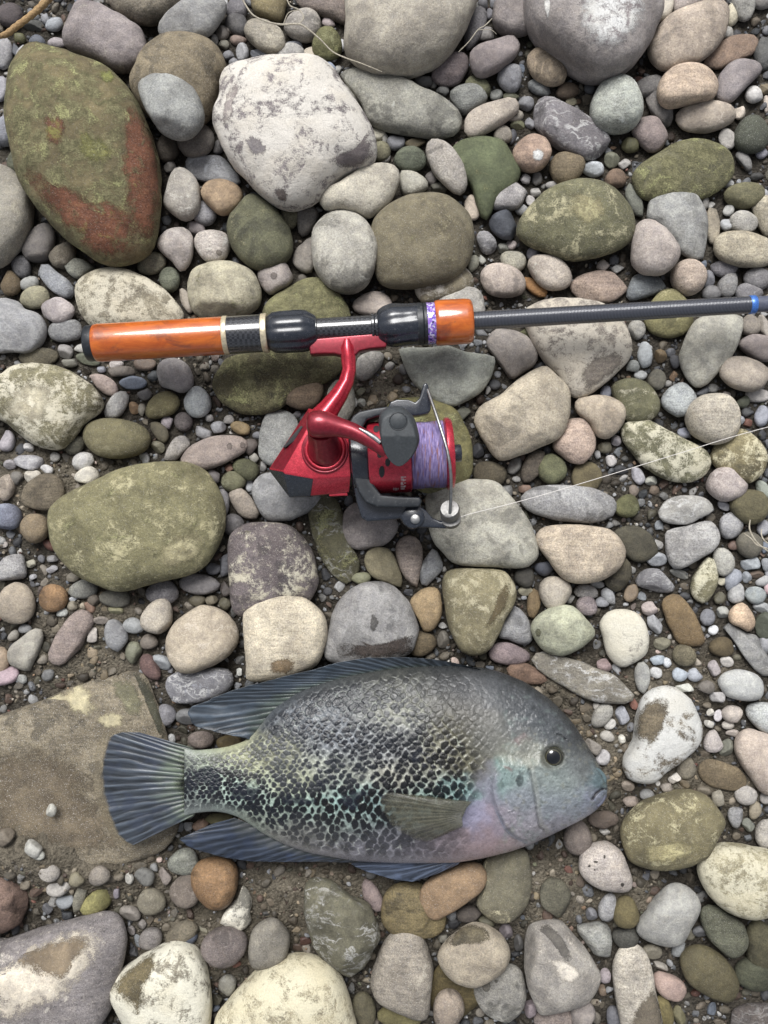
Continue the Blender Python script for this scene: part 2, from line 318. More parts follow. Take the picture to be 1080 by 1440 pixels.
# ------------------------------------------------------------------ the stones, one line each: look | tone | traits | outline (pixels) or ellipse u v a b turn
# traits: c.5:hex dried coat, m moss, v veins, s specks, w wet, h height ratio, u raised (px), f facets, r roughness of form, x profile
STONE_ROWS = '''
huge egg shaped boulder with moss and rust red patches|706645|m.62 s.3 h.62 c.22:9a9568 r.03|15 130 20 97 45 70 70 68 110 82 150 98 178 118 200 148 216 185 227 230 228 275 221 325 212 352 190 368 162 373 138 366 110 346 84 326 57 298 37 262 28 225 18 175
smooth purple grey cobble with pale speckles|8d8586|s.4 c.2:a8a49a|90 45 105 5 125 2 142 6 160 17 182 30 200 43 207 70 200 88 185 99 165 101 140 88 108 75 92 65
brown grey cobble cut by the top edge|837b6c|s.5|150 -5 165 18 190 30 215 33 240 22 256 5 250 -25 205 -40 160 -30
long smooth light grey cobble|8f9091|s.2 u10|222 40 232 25 255 8 275 -4 300 -8 316 2 318 15 308 32 292 50 272 57 248 60 228 54
olive brown rounded cobble half under a grey one|7d725c|s.5 m.12|185 118 194 94 212 70 237 52 268 50 295 58 312 76 318 98 310 120 303 145 292 168 260 180 215 165 192 140
oval blue grey cobble lying on a brown one|8e9190|s.3 u44 h.6|194 122 205 105 228 99 252 108 272 124 285 147 286 170 272 190 250 195 228 187 212 168 200 145
round brown grey pebble|857f79|s.3|249 200 262 185 285 175 298 185 301 200 293 215 275 222 258 218
|4a4238|w.5|236 208 16 22 15
|77716a||238 234 9 10 0
|5a5254||15 22 18 17 0
|86868a||65 26 7 9 -20
|90949a|f4|77 34 13 9 -20
|4a4a46||48 37 18 7 10
|8f8688||80 62 14 7 5
pale grey angular pebble|a3a5aa|f5 h.8|33 76 16 11 -55
|585c66||52 60 12 9 20
|9a9aa0|v.5 f3|4 74 14 23 0
|50525a||22 70 8 11 0
|96949a||2 125 10 17 10
|a8a49c||15 103 9 4 -5
|8c857c||14 112 6 5 0
blue grey angular stone|9094a0|f4 s.3|8 184 15 24 15
|5c604c|m.2|22 228 12 16 0
|5c5a34|m.3|27 53 10 8 0
rough speckled grey cobble at the left edge|8f8b80|s.8 c.25:aaa594 r.04|-25 235 0 230 20 243 34 262 43 288 42 315 32 340 18 360 0 375 -25 370 -40 300
|6e6c72||333 13 15 17 0
|5d5c5e||333 34 18 14 30
|7a726a||312 46 10 11 -10
|857c72||323 43 7 7 0
|8a7568||335 56 13 6 0
smooth tan grey oval cobble|a09a8c|s.4 u6|344 40 352 29 370 28 390 37 401 50 400 65 386 74 370 72 355 61 345 50
olive brown stone at the top edge|7a6f4e|m.25 s.3|352 0 358 18 370 24 395 31 402 12 400 -10 355 -12
|96918a|s.3|427 36 26 22 0
dull brown stone at the top edge|7b706a|s.3|418 5 430 15 450 20 470 28 487 33 489 -10 415 -12
|b0a09e||462 32 10 7 25
|6b6b3e|m.4|460 63 22 22 0
|b4b4b6||479 64 7 9 0
big beige grey boulder at the top edge|a39d90|s.7 m.12 h.6|486 -5 486 32 485 65 496 84 515 95 540 103 575 106 610 95 635 75 653 50 666 22 672 -5 660 -35 580 -50 500 -40
|98989a||341 73 10 12 0
|8b8f99||364 76 14 9 20
|8a8680||299 57 8 10 20
|807c6c||315 63 8 6 0
|747478||322 79 9 8 0
|7c7c80||328 88 7 6 0
|9b9a98||408 76 22 14 -5
|b1a48e||440 78 13 12 15
|6a6c74||415 63 14 6 0
|8f9ab0|h.8|464 95 9 8 0
|9a9a98||468 80 7 8 0
|a09e98||476 98 5 6 0
huge white bleached boulder with purple grey patches|857e80|c.70:cbc6bd s.4 h.58 r.03 x.8|302 178 303 158 311 138 314 116 328 98 357 89 392 83 425 81 447 86 464 98 478 116 496 140 511 161 524 183 531 210 524 232 500 245 470 262 450 277 430 288 402 291 380 284 360 266 340 247 325 230 313 205
|6c6866||306 206 8 12 0
flat blue grey stone partly under the white boulder|8d9096|s.3 h.4|262 222 285 219 310 220 325 232 338 250 335 262 310 258 285 255 265 245
long grey green cobble with a chipped dent|93938a|s.3 h.62|477 108 490 97 510 97 545 107 578 120 612 133 636 147 650 165 648 182 634 193 602 193 565 188 535 181 518 172 508 150 492 125
|908e86||496 132 13 18 -30
|aba48e||530 188 12 11 0
|7d7a5e||535 213 15 14 0
|646266||668 38 14 33 18
|7b7672||684 50 14 12 0
|5f5d60||680 5 8 8 0
|66646a||688 20 6 8 0
smooth purple grey stone at the top edge|8b8483|s.3|692 25 695 5 710 -8 740 -8 745 15 746 45 725 50 705 46 695 38
huge dark purple boulder with a frosty white top|8f8988|c.05:d0d0cf s.5 h.66|740 -10 742 20 747 42 760 60 785 83 812 101 840 109 866 107 892 92 909 70 922 42 932 15 930 -15 900 -40 830 -50 765 -40
dark purple brown stone|6c6264|s.3|606 104 620 88 637 75 655 76 660 90 655 105 642 120 625 122 610 115
purple grey drum shaped stone with a flat end|8c8384|f2 u10 s.3 h.8|660 82 665 70 690 56 715 50 728 55 731 68 722 82 700 100 680 109 665 103
|82848c|f1 h.8|699 108 708 97 722 91 733 97 733 115 727 128 716 130 705 122
|5f6044|m.3|672 122 20 15 25
|777a77|s.5|632 130 650 121 670 121 682 132 685 143 668 155 650 162 638 148
|6b6a66||623 128 10 7 0
|706c66||609 119 6 6 0
|5a5754|w.3|597 113 16 9 0
pinkish tan club shaped stone|aea498|s.3 u6 h.8|653 175 657 163 672 152 700 143 720 138 729 145 731 155 720 165 700 178 680 190 662 195 654 187
smooth tan oval pebble|a8977f|s.3 u6 h.8|740 85 747 72 760 67 775 76 790 90 797 103 793 116 778 121 762 116 748 105
|7f8486|f3 v.3|758 123 18 10 30
|757670||698 134 9 9 0
|63624a||718 136 12 6 0
|6d5c4a|w.3|797 128 17 12 0
|8d8566||803 143 8 6 0
dark oblong stone streaked with pale veins|78757a|v.75 f3 h.72 c.15:b0acaa|744 160 750 142 770 136 792 147 812 159 836 173 857 192 856 208 848 222 825 225 805 218 778 203 760 186 748 172
|77777a||740 146 12 10 0
|8f8678||724 163 12 9 0
|6b6b4a||728 176 12 6 0
|77767a||746 173 8 9 0
|8b8478||707 190 14 13 0
|4e4e54|f4|720 192 5 12 10
round tan pebble with a white spot|a58d7c|s.2 h.85|748 216 27 26 0
large smooth moss green boulder half buried|5d6648|m.3 w.15 h.5 r.015|632 215 645 200 665 194 685 193 708 199 722 220 732 242 722 262 700 280 690 303 680 310 670 290 662 262 640 245
smooth grey oval stone with fine stripes|a7a29b|s.2 u12|599 215 602 199 613 195 627 200 642 217 653 238 657 258 652 271 642 274 630 266 612 246
|59604e|m.2|577 224 24 18 0
|64583c||585 202 16 10 0
|6c6c70||557 200 13 12 0
|a39f94||539 195 6 9 0
|9d978e||541 216 8 14 0
|b0a694||934 10 12 20 10
pink grey stone at the top edge|a69c98|s.2|947 10 952 -8 985 -10 985 5 965 15 950 20
big smooth pinkish tan egg shaped boulder|b0a293|s.5 h.66 r.025|911 67 917 52 935 27 960 12 990 1 1015 1 1025 15 1022 37 1012 60 990 85 960 95 935 100 917 87
|b8ae90||1029 20 10 16 10
|9b9a94||1046 8 17 21 -10
|8d8780||1072 0 16 12 0
flat reddish brown stone|8d7766|s.3 h.45|990 90 1000 70 1020 55 1045 48 1062 50 1067 60 1060 75 1045 82 1025 90 1010 98
|9a968e||1023 46 9 9 0
dark grey rock at the right edge|5b5c5c|f4 s.3|1073 75 13 24 0
purple grey half moon stone|8d8688|s.3 h.75|1008 115 1015 98 1030 86 1050 83 1068 88 1072 100 1062 112 1045 128 1030 143 1020 146 1009 140
pinkish tan bun shaped cobble|b3a08d|s.3 u16 h.75 r.02|924 128 932 107 950 93 970 89 990 93 1005 108 1009 122 1003 138 985 142 960 147 940 151 928 143
smooth pinkish oval stone|ada193|s.3 h.8 r.02|950 168 955 155 975 147 1000 145 1025 150 1034 160 1030 172 1010 182 985 186 962 183
|c4b5a2|f2|1040 158 8 11 10
|bdb9b4||1060 133 13 12 0
pale grey speckled ball of a stone|aab0a8|s.8 h.85 r.012|866 149 37 38 0
|7c7876|f2|908 135 920 125 935 128 945 150 946 170 938 183 925 170 912 150
|6e6c6c||912 122 25 14 -20
purple brown blunt stone|8f8280|f2 s.3|888 185 898 168 920 165 932 178 940 195 935 207 918 215 905 208
|5d5a38|m.3 w.2|886 203 14 12 20
large low boulder covered in olive moss|6c6a4c|m.62 s.3 h.45|888 250 900 232 922 218 950 203 980 197 1008 202 1026 214 1032 235 1028 252 1012 268 990 278 960 285 920 285 898 275
dark mossy round stone|4f5348|s.6 m.15|1057 190 25 25 0
|a09a92|f4 v.3|1023 195 11 15 -20
|83807c||1045 226 8 16 -30
|8e8c96||1071 215 9 8 0
|b0a293||1077 146 4 13 0
|76684c||1076 124 10 9 0
|a9aeb2||834 238 15 11 0
|a29d97||879 231 10 8 0
|6f6f5a|m.2|860 225 12 12 0
|74664c|w.2|797 236 25 22 0
dark grey stone wedged under the left boulder|6e6a68|f1|32 350 45 325 60 313 72 318 78 335 72 355 62 370 45 372 35 362
|71695a|f2|68 362 78 350 92 337 105 345 105 365 95 378 80 378
|6a6a6e||30 375 14 16 -20
|6b5b40|s.3|15 399 14 19 0
blue grey oblong pebble|8a8e95|h.8 s.2|55 385 57 372 66 370 80 382 95 393 104 405 104 418 92 420 78 413 65 400
|84867a|s.3|90 372 98 364 112 363 125 370 133 378 125 388 108 392 97 385
|93938e|f3|42 398 14 10 -20
|908c70|m.1|50 419 21 16 -10
pinkish white lumpy pebble|ada5a6|f2 u6|54 438 65 425 82 418 97 425 106 435 100 447 85 456 70 450
pale blue grey angular cobble at the left edge|989a9e|f4 v.3 h.6|-15 425 8 417 24 421 34 434 52 441 63 454 65 470 57 485 40 497 15 496 -15 490
|7b7d80||68 470 72 455 90 450 108 450 116 462 113 475 95 480 78 480
|827f6a|m.25 f2|214 371 21 15 -25
pale grey three cornered pebble|b2aba7|f1 h.7 u6|221 345 228 330 245 322 262 322 272 335 270 360 262 378 252 382 243 370 230 358
smooth pale grey pear shaped stone|aaa69e|s.3 u10 h.75|241 243 250 235 262 238 277 254 282 278 277 300 263 310 247 304 231 288 234 265
|666c5a||239 393 15 18 -10
|8d8280||275 320 17 10 15
large tan cobble mottled with white under the rod handle|8e8772|c.62:c6bfab s.4 h.55|105 412 110 396 127 383 150 377 176 379 198 388 218 400 238 415 253 432 256 450 230 465 170 470 130 460 112 440
|998d7c|f2|262 423 6 20 -25
smooth tan orange pebble|a68f72|u8 h.75|282 268 292 255 310 252 330 257 341 270 338 285 325 298 310 302 295 292 284 280
|84848a||288 300 18 17 20
pale pinkish round pebble with a dark dot|b3aca6|u6 s.2|299 346 26 22 0
dark olive cobble with a pale scuffed shoulder|5e5f48|c.22:9d9778 s.2 h.68|321 310 332 292 352 272 377 280 395 300 410 327 411 357 395 375 365 381 340 367 324 342
|77736f|f1|418 290 428 286 442 292 449 303 440 320 430 333 420 330
|69664e|m.2|408 303 14 20 0
|88827a||412 370 416 352 428 340 440 330 442 365 440 382 425 383
large smooth beige grey cobble|a3a198|s.5 h.7 u6 r.025|437 340 442 317 460 301 485 296 507 304 522 320 532 342 531 362 526 382 512 405 490 412 462 405 442 380
knobbly beige elongated cobble|b3aea0|s.4 h.72 u16|449 283 452 271 470 263 490 252 512 237 535 231 555 235 562 250 556 270 545 288 520 306 500 300 478 296 458 297
rough pale cobble edged with olive moss|aca78f|m.38 s.5 c.3:c2bda6|262 400 272 378 299 369 332 370 355 380 366 402 367 425 352 440 320 447 282 446 265 425
|958c88|s.2 u6|363 385 372 370 388 363 402 370 412 390 405 402 392 408 380 415 368 402
yellow green mossy boulder under the reel seat|7c7a52|m.55 s.3 h.5|368 442 388 413 410 397 438 390 465 401 486 422 494 445 480 470 430 480 385 470
smooth pinkish pebble behind the reel seat|b1a69e|s.2 h.6|524 428 29 17 0
|a19f92|s.3|562 258 563 242 572 237 590 246 601 255 602 265 590 272 575 276 565 272
|6b6460||607 250 8 12 -30
|5d5a4e||616 266 13 8 0
big round olive brown boulder|746d57|m.22 c.22:928b70 s.5 h.58 r.02|523 318 532 300 553 283 578 273 605 270 628 275 646 286 660 303 667 328 665 352 655 375 630 395 590 405 550 405 530 390 524 350
|b5a48f|f2|650 283 660 277 675 283 676 298 668 312 660 300
grey granite pebble|9c9a9c|s.9 f2|690 275 698 265 715 257 735 256 742 262 737 280 728 294 710 296 692 293
blue black angular stone with sharp edges|4d525c|f7 w.5 h.85 u4|686 312 696 300 715 296 722 305 727 320 726 335 710 337 695 328
|a0a1a6|f1|670 330 677 325 688 327 698 340 698 352 688 359 678 355 672 342
|a9a694|s.4|722 367 19 15 10
smooth pink egg shaped pebble|aca097|s.2 u4 r.02|675 390 680 377 695 370 712 372 730 382 739 397 736 412 720 418 698 417 682 408
smooth whitish beige pebble|b6aca1|s.2 u4 r.02|742 372 748 361 765 359 785 364 800 377 805 393 797 405 780 409 765 405 750 390
orange brown wedge of stone|9a703e|f2 w.2 h.6|753 404 21 10 38
tan cobble half bleached white|8f866e|c.48:c2bcb0 s.3 f2 h.6|582 402 592 382 612 362 635 361 652 375 665 390 667 402 655 412 625 420 595 425
pale grey stone behind the orange fore grip|aaa8a2|v.2 s.4|612 430 620 415 640 406 660 404 675 412 681 428 680 445 660 455 625 450
|928f98|f5|750 358 9 11 0
|aaa4a4||739 251 8 8 0
|9a9690||754 270 9 7 0
|a8a29e||746 282 7 7 0
|989490||776 260 9 6 0
|6e6a66||755 251 8 9 0
|9f918c||719 345 8 7 0
|77766c||707 350 9 8 0
|96958a||677 365 7 8 0
|8b8976||665 370 7 13 20
|9a9a9a||733 294 9 9 0
big olive boulder dusted with pale lichen|69684c|c.42:a8a282 m.28 s.5 h.6 r.022|727 327 732 307 747 287 770 265 795 255 825 252 852 260 872 275 887 295 893 315 887 340 865 355 835 363 800 366 760 352 737 340
flat reddish pink irregular stone|a39083|f2 s.2 h.5|801 402 810 390 826 384 848 382 872 387 886 400 876 415 856 426 825 424 808 415
|9d9288|f2|849 374 10 10 -50
|8c8a86|f3|869 378 10 8 0
dark slate stone with white veins behind the rod blank|6f757a|v.9 f4 h.6|880 412 890 390 905 383 930 386 941 392 938 405 920 415 895 422 885 422
big grey three cornered slab standing behind a pink stone|999b9a|s.4 h.5 r.018|909 307 912 282 920 255 928 237 945 235 955 244 965 257 980 277 990 297 995 322 990 360 985 366 970 364 952 350 935 327 917 312
smooth pinkish grey heart shaped stone|a69d98|s.3 u14 h.75 r.025|889 355 892 325 898 313 912 309 930 320 945 337 954 352 950 370 935 385 915 387 900 382 890 370
round pinkish white pebble|b2a294|s.3 h.85 r.015|969 390 26 25 0
|70746a||892 282 10 27 -18
|77614f||866 252 16 13 0
|6b6848|m.3|1047 275 30 17 -5
|9d937f||1002 318 10 28 -3
|8f8b84||988 285 8 12 0
|9f9d97|s.3|1045 313 20 16 20
|a0a2a4|f3|1023 315 10 10 0
|9b9a94|f3|1025 296 8 8 0
tan stone at the right edge|a7a08c|m.12 s.3|1056 285 1065 277 1085 280 1090 330 1075 332 1065 315
smooth tan oval cobble lying level|a49c88|s.3 h.75 r.015 u4|1004 350 1006 335 1018 326 1040 325 1065 330 1085 340 1090 365 1075 375 1050 376 1025 371 1010 362
|75737a||1018 377 20 12 5
|8b8b8c||1024 401 14 18 20
|7d7c80||1065 392 20 16 0
|86858a||1053 412 19 15 0
|74747a||996 393 8 14 0
|706e6e||1000 413 14 10 0
olive mossy stone straddled by the rod blank|7a764e|m.3 c.25:b0aa84 h.45|941 443 35 34 0
|9b9a94|f4|895 464 13 14 20
tall grey green slab of stone below the rod tip|a3a298|s.4 f1 h.6|954 505 960 482 972 458 985 447 1015 443 1040 446 1042 462 1034 485 1022 508 1006 528 990 544 975 543 962 527
|8a8278||1055 458 15 15 0
|938a7e||1076 460 10 22 -10
pinkish grey stone at the right edge|a09694|s.2|1038 485 1050 472 1070 470 1090 480 1085 505 1068 508 1050 497
large flat whitish stone under the rod blank with brown stains|8d857c|c.66:beb6a8 s.6 h.44 r.02|735 445 750 428 775 420 810 418 840 424 865 440 882 462 890 485 884 508 860 531 837 550 812 560 795 550 770 515 755 490
|5f6038|m.3|742 468 14 10 0
large olive cobble with a chalky white crust|7c775a|c.55:c8c2ae m.25 s.4 h.55|-20 535 0 526 15 515 45 511 82 515 110 527 132 545 145 565 140 580 120 595 100 620 82 632 50 625 20 607 0 592 -20 580
dark olive egg shaped stone|6a6548|m.25 s.4 h.72 r.015|117 610 125 595 150 588 180 591 205 602 212 620 200 637 170 645 140 642 122 627
|635d4a|h.4|55 502 28 14 -3
|8b8682||91 495 13 10 10
|777468||99 509 13 7 0
|a5a29a||116 491 12 6 0
|60634f||124 505 17 7 15
|8a8c96||143 519 7 5 0
|a89f9a||163 512 12 6 0
pink wedge shaped pebble|b1a099|f1 s.2|126 528 140 526 156 532 166 545 163 555 150 557 137 545
|6d7686|w.2|187 538 19 8 -3
|a3a3a2|f1 s.3|146 582 152 567 163 553 174 550 181 556 178 570 168 586 152 588
|94744e||188 574 8 10 -15
olive brown egg shaped pebble|6f6947|m.15 s.3|205 578 212 562 225 552 240 550 251 558 253 570 243 582 222 589 208 588
|6b5a4c||204 512 16 9 0
|6c635a|h.4|172 524 22 8 0
smooth grey blunt stone below the rod handle|8b888a|s.2 f1|222 518 230 506 248 503 262 511 272 528 270 545 255 553 238 547 224 540
|9ba3a8|s.2|278 566 20 22 0
|9e9296||236 594 9 9 0
|6a6766||204 553 11 10 0
|8f8878||200 576 5 10 0
|625b5c||258 593 13 14 0
|6a6450||225 607 10 18 -35
|6f6a54||222 629 12 8 30
|8f8b87|f2|230 648 240 625 250 613 265 613 268 625 255 640 245 650
|9c959a|s.2|10 620 11 15 0
|a89a8a||8 685 13 20 0
blue grey stone at the left edge|7b8194|s.2|8 727 22 20 0
|c0bcb8||40 630 8 7 0
white and grey angular pebble|a0a0a6|v.9 f5|42 650 23 11 5
|b4b2b0|f3|66 660 9 6 20
|aaa292|f3|45 669 13 10 -5
|6d6860||24 672 9 10 0
|8d888a||14 653 9 7 0
white lump of quartz with black seams|aeadac|v.8 f5|117 648 17 12 -30
|c1bdb0|f2|123 669 18 13 -10
|5a584a||106 626 12 16 40
flat brown stone sunk in mud|6c6353|h.3|62 693 32 26 -30
large moss green cobble with pale scuffs|7d7955|m.36 c.36:b3ac88 s.5 h.6 r.02|72 715 100 692 140 675 180 657 225 649 262 648 290 660 307 685 317 712 317 735 312 757 295 787 270 806 225 818 175 832 140 823 105 805 82 777 72 750
dark mossy boulder below the rod handle|585338|m.6 s.3 h.52|297 540 307 517 325 500 380 494 440 490 488 495 480 520 458 538 415 556 392 575 370 583 340 583 312 567
smooth dark brown pebble|70604e|u8|397 560 405 548 425 540 445 536 455 543 452 560 440 573 425 576 405 570
smooth pale grey pebble beside the red reel stem|9a9894|s.3|500 525 503 505 520 495 538 496 540 505 530 522 515 535 503 535
grey speckled stone behind the reel body|8c8f8e|s.8 f2 h.55|363 635 366 605 375 582 390 575 410 582 420 600 410 625 392 652 378 655 366 645
smooth blue grey stone under the tail of the reel|8e9093|s.3 h.5|354 690 362 671 378 665 400 672 430 685 451 695 447 712 430 724 408 733 380 733 366 720
long pinkish pebble with two dark dots|9d9089|s.4 h.75|254 648 262 632 285 618 315 611 338 613 349 622 345 635 325 648 295 660 270 662 258 658
|55573a|m.2 w.2|346 660 19 15 30
|6a6a4c|m.2|328 677 18 15 -5
brown grey sausage shaped pebble|8b8278||321 695 330 686 342 688 355 702 365 720 360 730 342 728 328 712
|8c7548||338 602 14 9 15
|8d8d90||308 602 12 10 0
|8b8a8c||286 607 16 9 25
|8f8a84||322 591 8 7 0
|8a8682||294 587 7 7 0
|5a504a||353 628 10 12 0
|84604c||324 659 8 7 0
|6f6866||299 668 14 10 25
|77767a||311 708 12 22 0
|8d8f92||351 683 6 9 0
|8f8b80||358 643 8 8 0
|8a8884||369 656 6 8 0
|97948a|h.5|480 563 20 30 0
|6f6c56||508 551 8 7 0
|b0aea6||498 566 5 7 0
|98988e||508 567 7 7 0
flat grey green slab below the fore grip|a0a59c|s.3 f1 h.45|562 498 565 490 600 491 630 490 655 497 685 500 697 505 694 525 680 548 660 562 640 572 620 570 600 555 580 535
purple grey stone below the rod blank|88827e|s.4 f2 h.6|684 485 690 470 702 463 725 465 745 475 757 495 752 515 735 525 718 535 710 520 695 500
big beige block shaped cobble right of the reel|b0a692|s.6 h.62 r.03 f1 u6 c.25:bfb6a6|667 590 675 572 702 557 735 532 765 514 780 515 795 532 801 562 797 595 782 617 752 632 715 646 700 645 685 627 675 610
rosy pink stone|b09b8d|s.4|777 628 785 608 798 592 812 584 826 595 837 615 835 635 820 652 805 652 790 642
sandy pink lumpy stone|b1a491|s.4 u8|808 570 815 560 840 557 860 560 877 572 879 588 870 607 855 617 840 613 830 597 812 582
olive boulder behind the reel spool|726e42|m.5 h.34|540 580 560 560 600 560 635 570 655 598 663 635 662 668 640 690 590 690 550 650
|5c5c4e||650 582 14 12 0
|3c3c40|w.3|672 634 9 12 0
|636644|m.2|776 660 21 22 0
|655c50||750 655 14 27 35
|77746e||724 655 8 13 30
|524a38||688 668 24 20 0
|7a5f4e||738 687 11 7 0
large pale grey green wedge shaped cobble under the bail|a8a79b|s.5 h.42 r.018 f1|598 715 600 695 615 680 640 674 690 675 711 690 732 716 748 746 757 778 748 793 735 799 700 799 645 795 622 778 606 755
|72716e||709 692 12 13 0
smooth blue grey oval stone crossed by the fishing line|98999b|s.2 h.7|731 702 745 687 775 683 812 684 842 690 864 702 868 715 860 728 835 735 800 735 765 727 742 718
olive stone with a pale frosted cap|66654a|c.35:b4af9a m.3 s.3|860 545 870 535 890 532 908 538 922 553 928 572 920 588 900 595 880 590 868 572
|9ba0a2|f3|907 499 9 19 0
|75603e||928 501 9 11 -20
|6d6a5e||924 534 13 15 20
|a5a7a6||901 528 9 7 0
|8c8f8a||890 516 10 9 0
|6a6c78||852 552 9 9 0
|4c4c50||948 508 8 10 0
smooth blue grey three cornered pebble|9aa0a3|s.2|930 567 935 552 950 540 962 538 975 550 980 562 970 580 955 587 938 578
round tan beige cobble with faint rings|ada698|s.4 h.8 u6 r.015|966 590 968 573 980 560 997 554 1020 555 1033 567 1039 585 1037 605 1025 620 1005 626 985 618 972 606
brown grey oval stone|a0968a|s.4 u10|1012 525 1018 508 1032 501 1055 502 1075 512 1082 525 1075 542 1060 550 1035 547 1020 538
|a09a94||1066 556 18 9 0
|5f624e||1045 564 10 9 0
|8a8d98|f2|1071 585 9 15 10
|b0a298||1022 555 7 5 0
long mossy cobble frosted with white crust|77765a|c.56:c6c1aa m.35 s.3 h.6|875 600 890 590 910 590 930 600 960 617 990 632 1000 652 990 670 965 679 935 675 910 660 890 640 877 622
olive stone with a cream crust on its right|847b58|c.46:ccc4a4 s.3 h.55|1000 640 1010 622 1030 605 1045 602 1062 615 1075 635 1075 655 1065 672 1045 680 1020 665 1005 655
smooth pinkish grey blunt stone|a99f9c|s.3 f1 u4|994 685 1000 667 1015 656 1030 657 1045 670 1052 685 1040 700 1020 706 1005 700
|6a6444|m.2|1054 712 28 24 0
white and grey marbled stone|a3a3a0|v.85 f3 c.2:c0c0ba|925 720 935 705 955 697 985 698 1003 708 1003 720 985 728 965 737 940 737 928 730
|62633a|m.3|882 712 18 17 0
|6a6040|h.4|825 672 22 24 0
|b4aeaa||859 648 8 8 0
|9c9496||866 620 8 8 0
|68624e||850 628 11 10 0
|8d8c8c||841 639 5 7 0
|9c9aa0||897 669 8 13 -25
|a2a294||916 677 10 7 0
|7a6c5e||890 690 7 9 0
|7f8290||963 609 10 8 0
|8d9486||1073 688 8 14 -30
|a2a0a4||1018 711 9 6 30
brown egg shaped pebble|7f7058|s.4|49 743 20 22 15
grey angular stone at the left edge|9c9c9e|f5 s.3|-5 800 5 785 18 780 32 780 36 795 37 808 28 817 10 818 -5 815
pinkish beige egg shaped stone|9b9080|s.4|24 849 25 29 -15
round orange brown pebble|8c6d4a|s.2|75 841 20 20 0
|7d7e78|v.2|118 829 21 14 -10
|6c6a60||162 841 22 13 5
|85805a||162 859 13 5 0
|77757a||228 833 24 18 0
|807d80|s.2|280 821 29 15 3
pale beige three cornered pebble|a8a093|s.4 u6|198 872 205 855 220 843 233 842 241 855 240 880 232 892 215 890 202 885
|8a8c8c|v.8|187 881 15 11 10
dark grey glossy lump of stone|84868a|f3 v.25 w.3|147 890 150 875 160 870 172 878 180 895 175 908 163 918 152 912
|a89f96||131 893 12 10 -35
long purple brown stone lying aslant on mud|8a7d78|s.3|68 925 72 908 85 885 100 865 113 857 127 862 132 875 122 895 110 915 95 932 78 935
pale grey pear shaped pebble on mud|a3a096|s.4|11 925 15 910 28 898 45 885 57 884 61 895 57 910 48 930 40 944 25 940 15 935
|a48a92||8 950 20 12 -15
|9b8468||1 927 10 20 0
|73735c|m.1|188 917 10 17 0
|70665a||209 904 12 12 0
|6d5350||212 938 12 22 -30
|8b8f92||227 931 14 10 25
smooth creamy cobble with cracked skin|b5a995|c.3:c8beb0 s.3 r.02|235 910 245 875 270 857 285 851 307 855 322 865 335 885 335 905 317 925 290 940 270 946 250 940
|96927e||43 792 8 7 0
|8e8c90||74 801 9 6 0
|7c7a7a||74 787 9 6 0
|97969a||47 812 6 5 0
|a4a7ac||104 842 7 5 0
|aeb0a8||88 862 9 6 -20
|857c68||102 852 7 7 0
|64594c||132 844 9 9 0
|7a5c48||126 854 9 6 40
|7c7464||102 813 9 7 0
|7a7066||142 872 11 5 0
|8c867a||19 893 9 7 -40
|7c7c7c||35 885 9 7 0
|8f8f8a||30 955 8 7 0
|a49a92||5 765 6 5 0
large purple black cobble mottled with cream crust|6d6466|c.40:c0baa6 m.2 s.6 h.58|324 782 327 752 350 735 377 733 405 737 425 752 440 775 447 802 446 830 430 855 400 865 360 868 335 865 327 845
large creamy beige cobble above the fish|c0b6a0|s.6 h.62 u10 r.02|342 870 355 851 377 837 402 834 430 840 450 855 461 878 457 912 443 937 400 955 350 957 346 930
large smooth grey cobble above the fish with a dark stain|8f8f90|s.4 h.58 v.15 r.02|460 925 464 880 474 847 495 826 520 818 545 820 562 832 578 852 590 880 588 900 575 920 520 935
mossy green column of rock below the reel|5a5842|m.5 v.4 h.5|433 705 450 698 470 700 482 722 484 750 495 770 507 790 503 808 488 822 470 812 450 780 437 745
pinkish grey stone under the reel rotor|928b8a|s.5 c.15:b0aca8 h.45|479 745 483 722 500 708 540 712 558 732 556 750 540 767 520 776 500 773 486 762
|857d5e|m.2|512 785 520 772 535 768 550 775 562 800 566 825 545 820 525 812 515 800
|7c7c5a|m.2 u4|509 812 14 8 0
|68686e||315 793 8 19 0
|69676a||328 738 16 16 0
|5f5f64||300 800 10 9 0
|4a423e||317 828 10 12 0
|57523f||317 848 10 10 0
|6b624e||298 845 10 8 0
|605844||278 844 12 8 0
dark blue grey stone flecked with white above the tail|7c7d84|v.9 f2|232 957 250 945 280 940 318 940 328 952 322 970 290 985 250 990 235 975
|b4b4ac||337 945 6 6 0
purple brown slender pebble|8a7e76|s.2|556 770 562 757 575 752 588 758 594 775 592 800 587 825 578 829 570 815 560 795
grey diamond shaped pebble with flat faces|85888c|f4 s.2|589 805 598 785 610 770 622 785 622 800 610 815 595 826
rusty tan pebble with a green side|9c8662|m.22 s.3|576 847 588 832 605 825 618 830 622 850 620 872 608 887 595 887 588 870
|5f523a||592 905 22 18 0
large olive tan cobble narrowing downwards|827b5c|c.42:b0a98e m.2 s.5 h.66 r.022|622 820 632 802 665 799 705 802 720 815 726 832 722 850 710 870 700 892 685 915 665 921 647 915 635 892 626 865
|94969a|s.3|700 895 708 872 720 852 733 858 745 877 748 900 735 907 715 900
purple pebble beside the fish back|827477|s.2 c.1:a09494|715 920 30 16 5
pale green oval cobble|a6aa92|s.4 m.06 h.7 u6 r.015|746 880 757 865 780 852 800 851 810 855 825 870 837 890 825 905 810 914 790 922 765 915 750 897
round whitish pebble|b1a99b|s.3 h.85 r.012|780 833 23 24 0
large smooth sandy beige cobble|b4a692|s.7 h.66 u6 r.015|754 765 756 748 772 739 810 737 848 742 868 753 880 776 872 798 845 816 812 821 792 813 772 789
|45433e|w.2|738 812 14 16 0
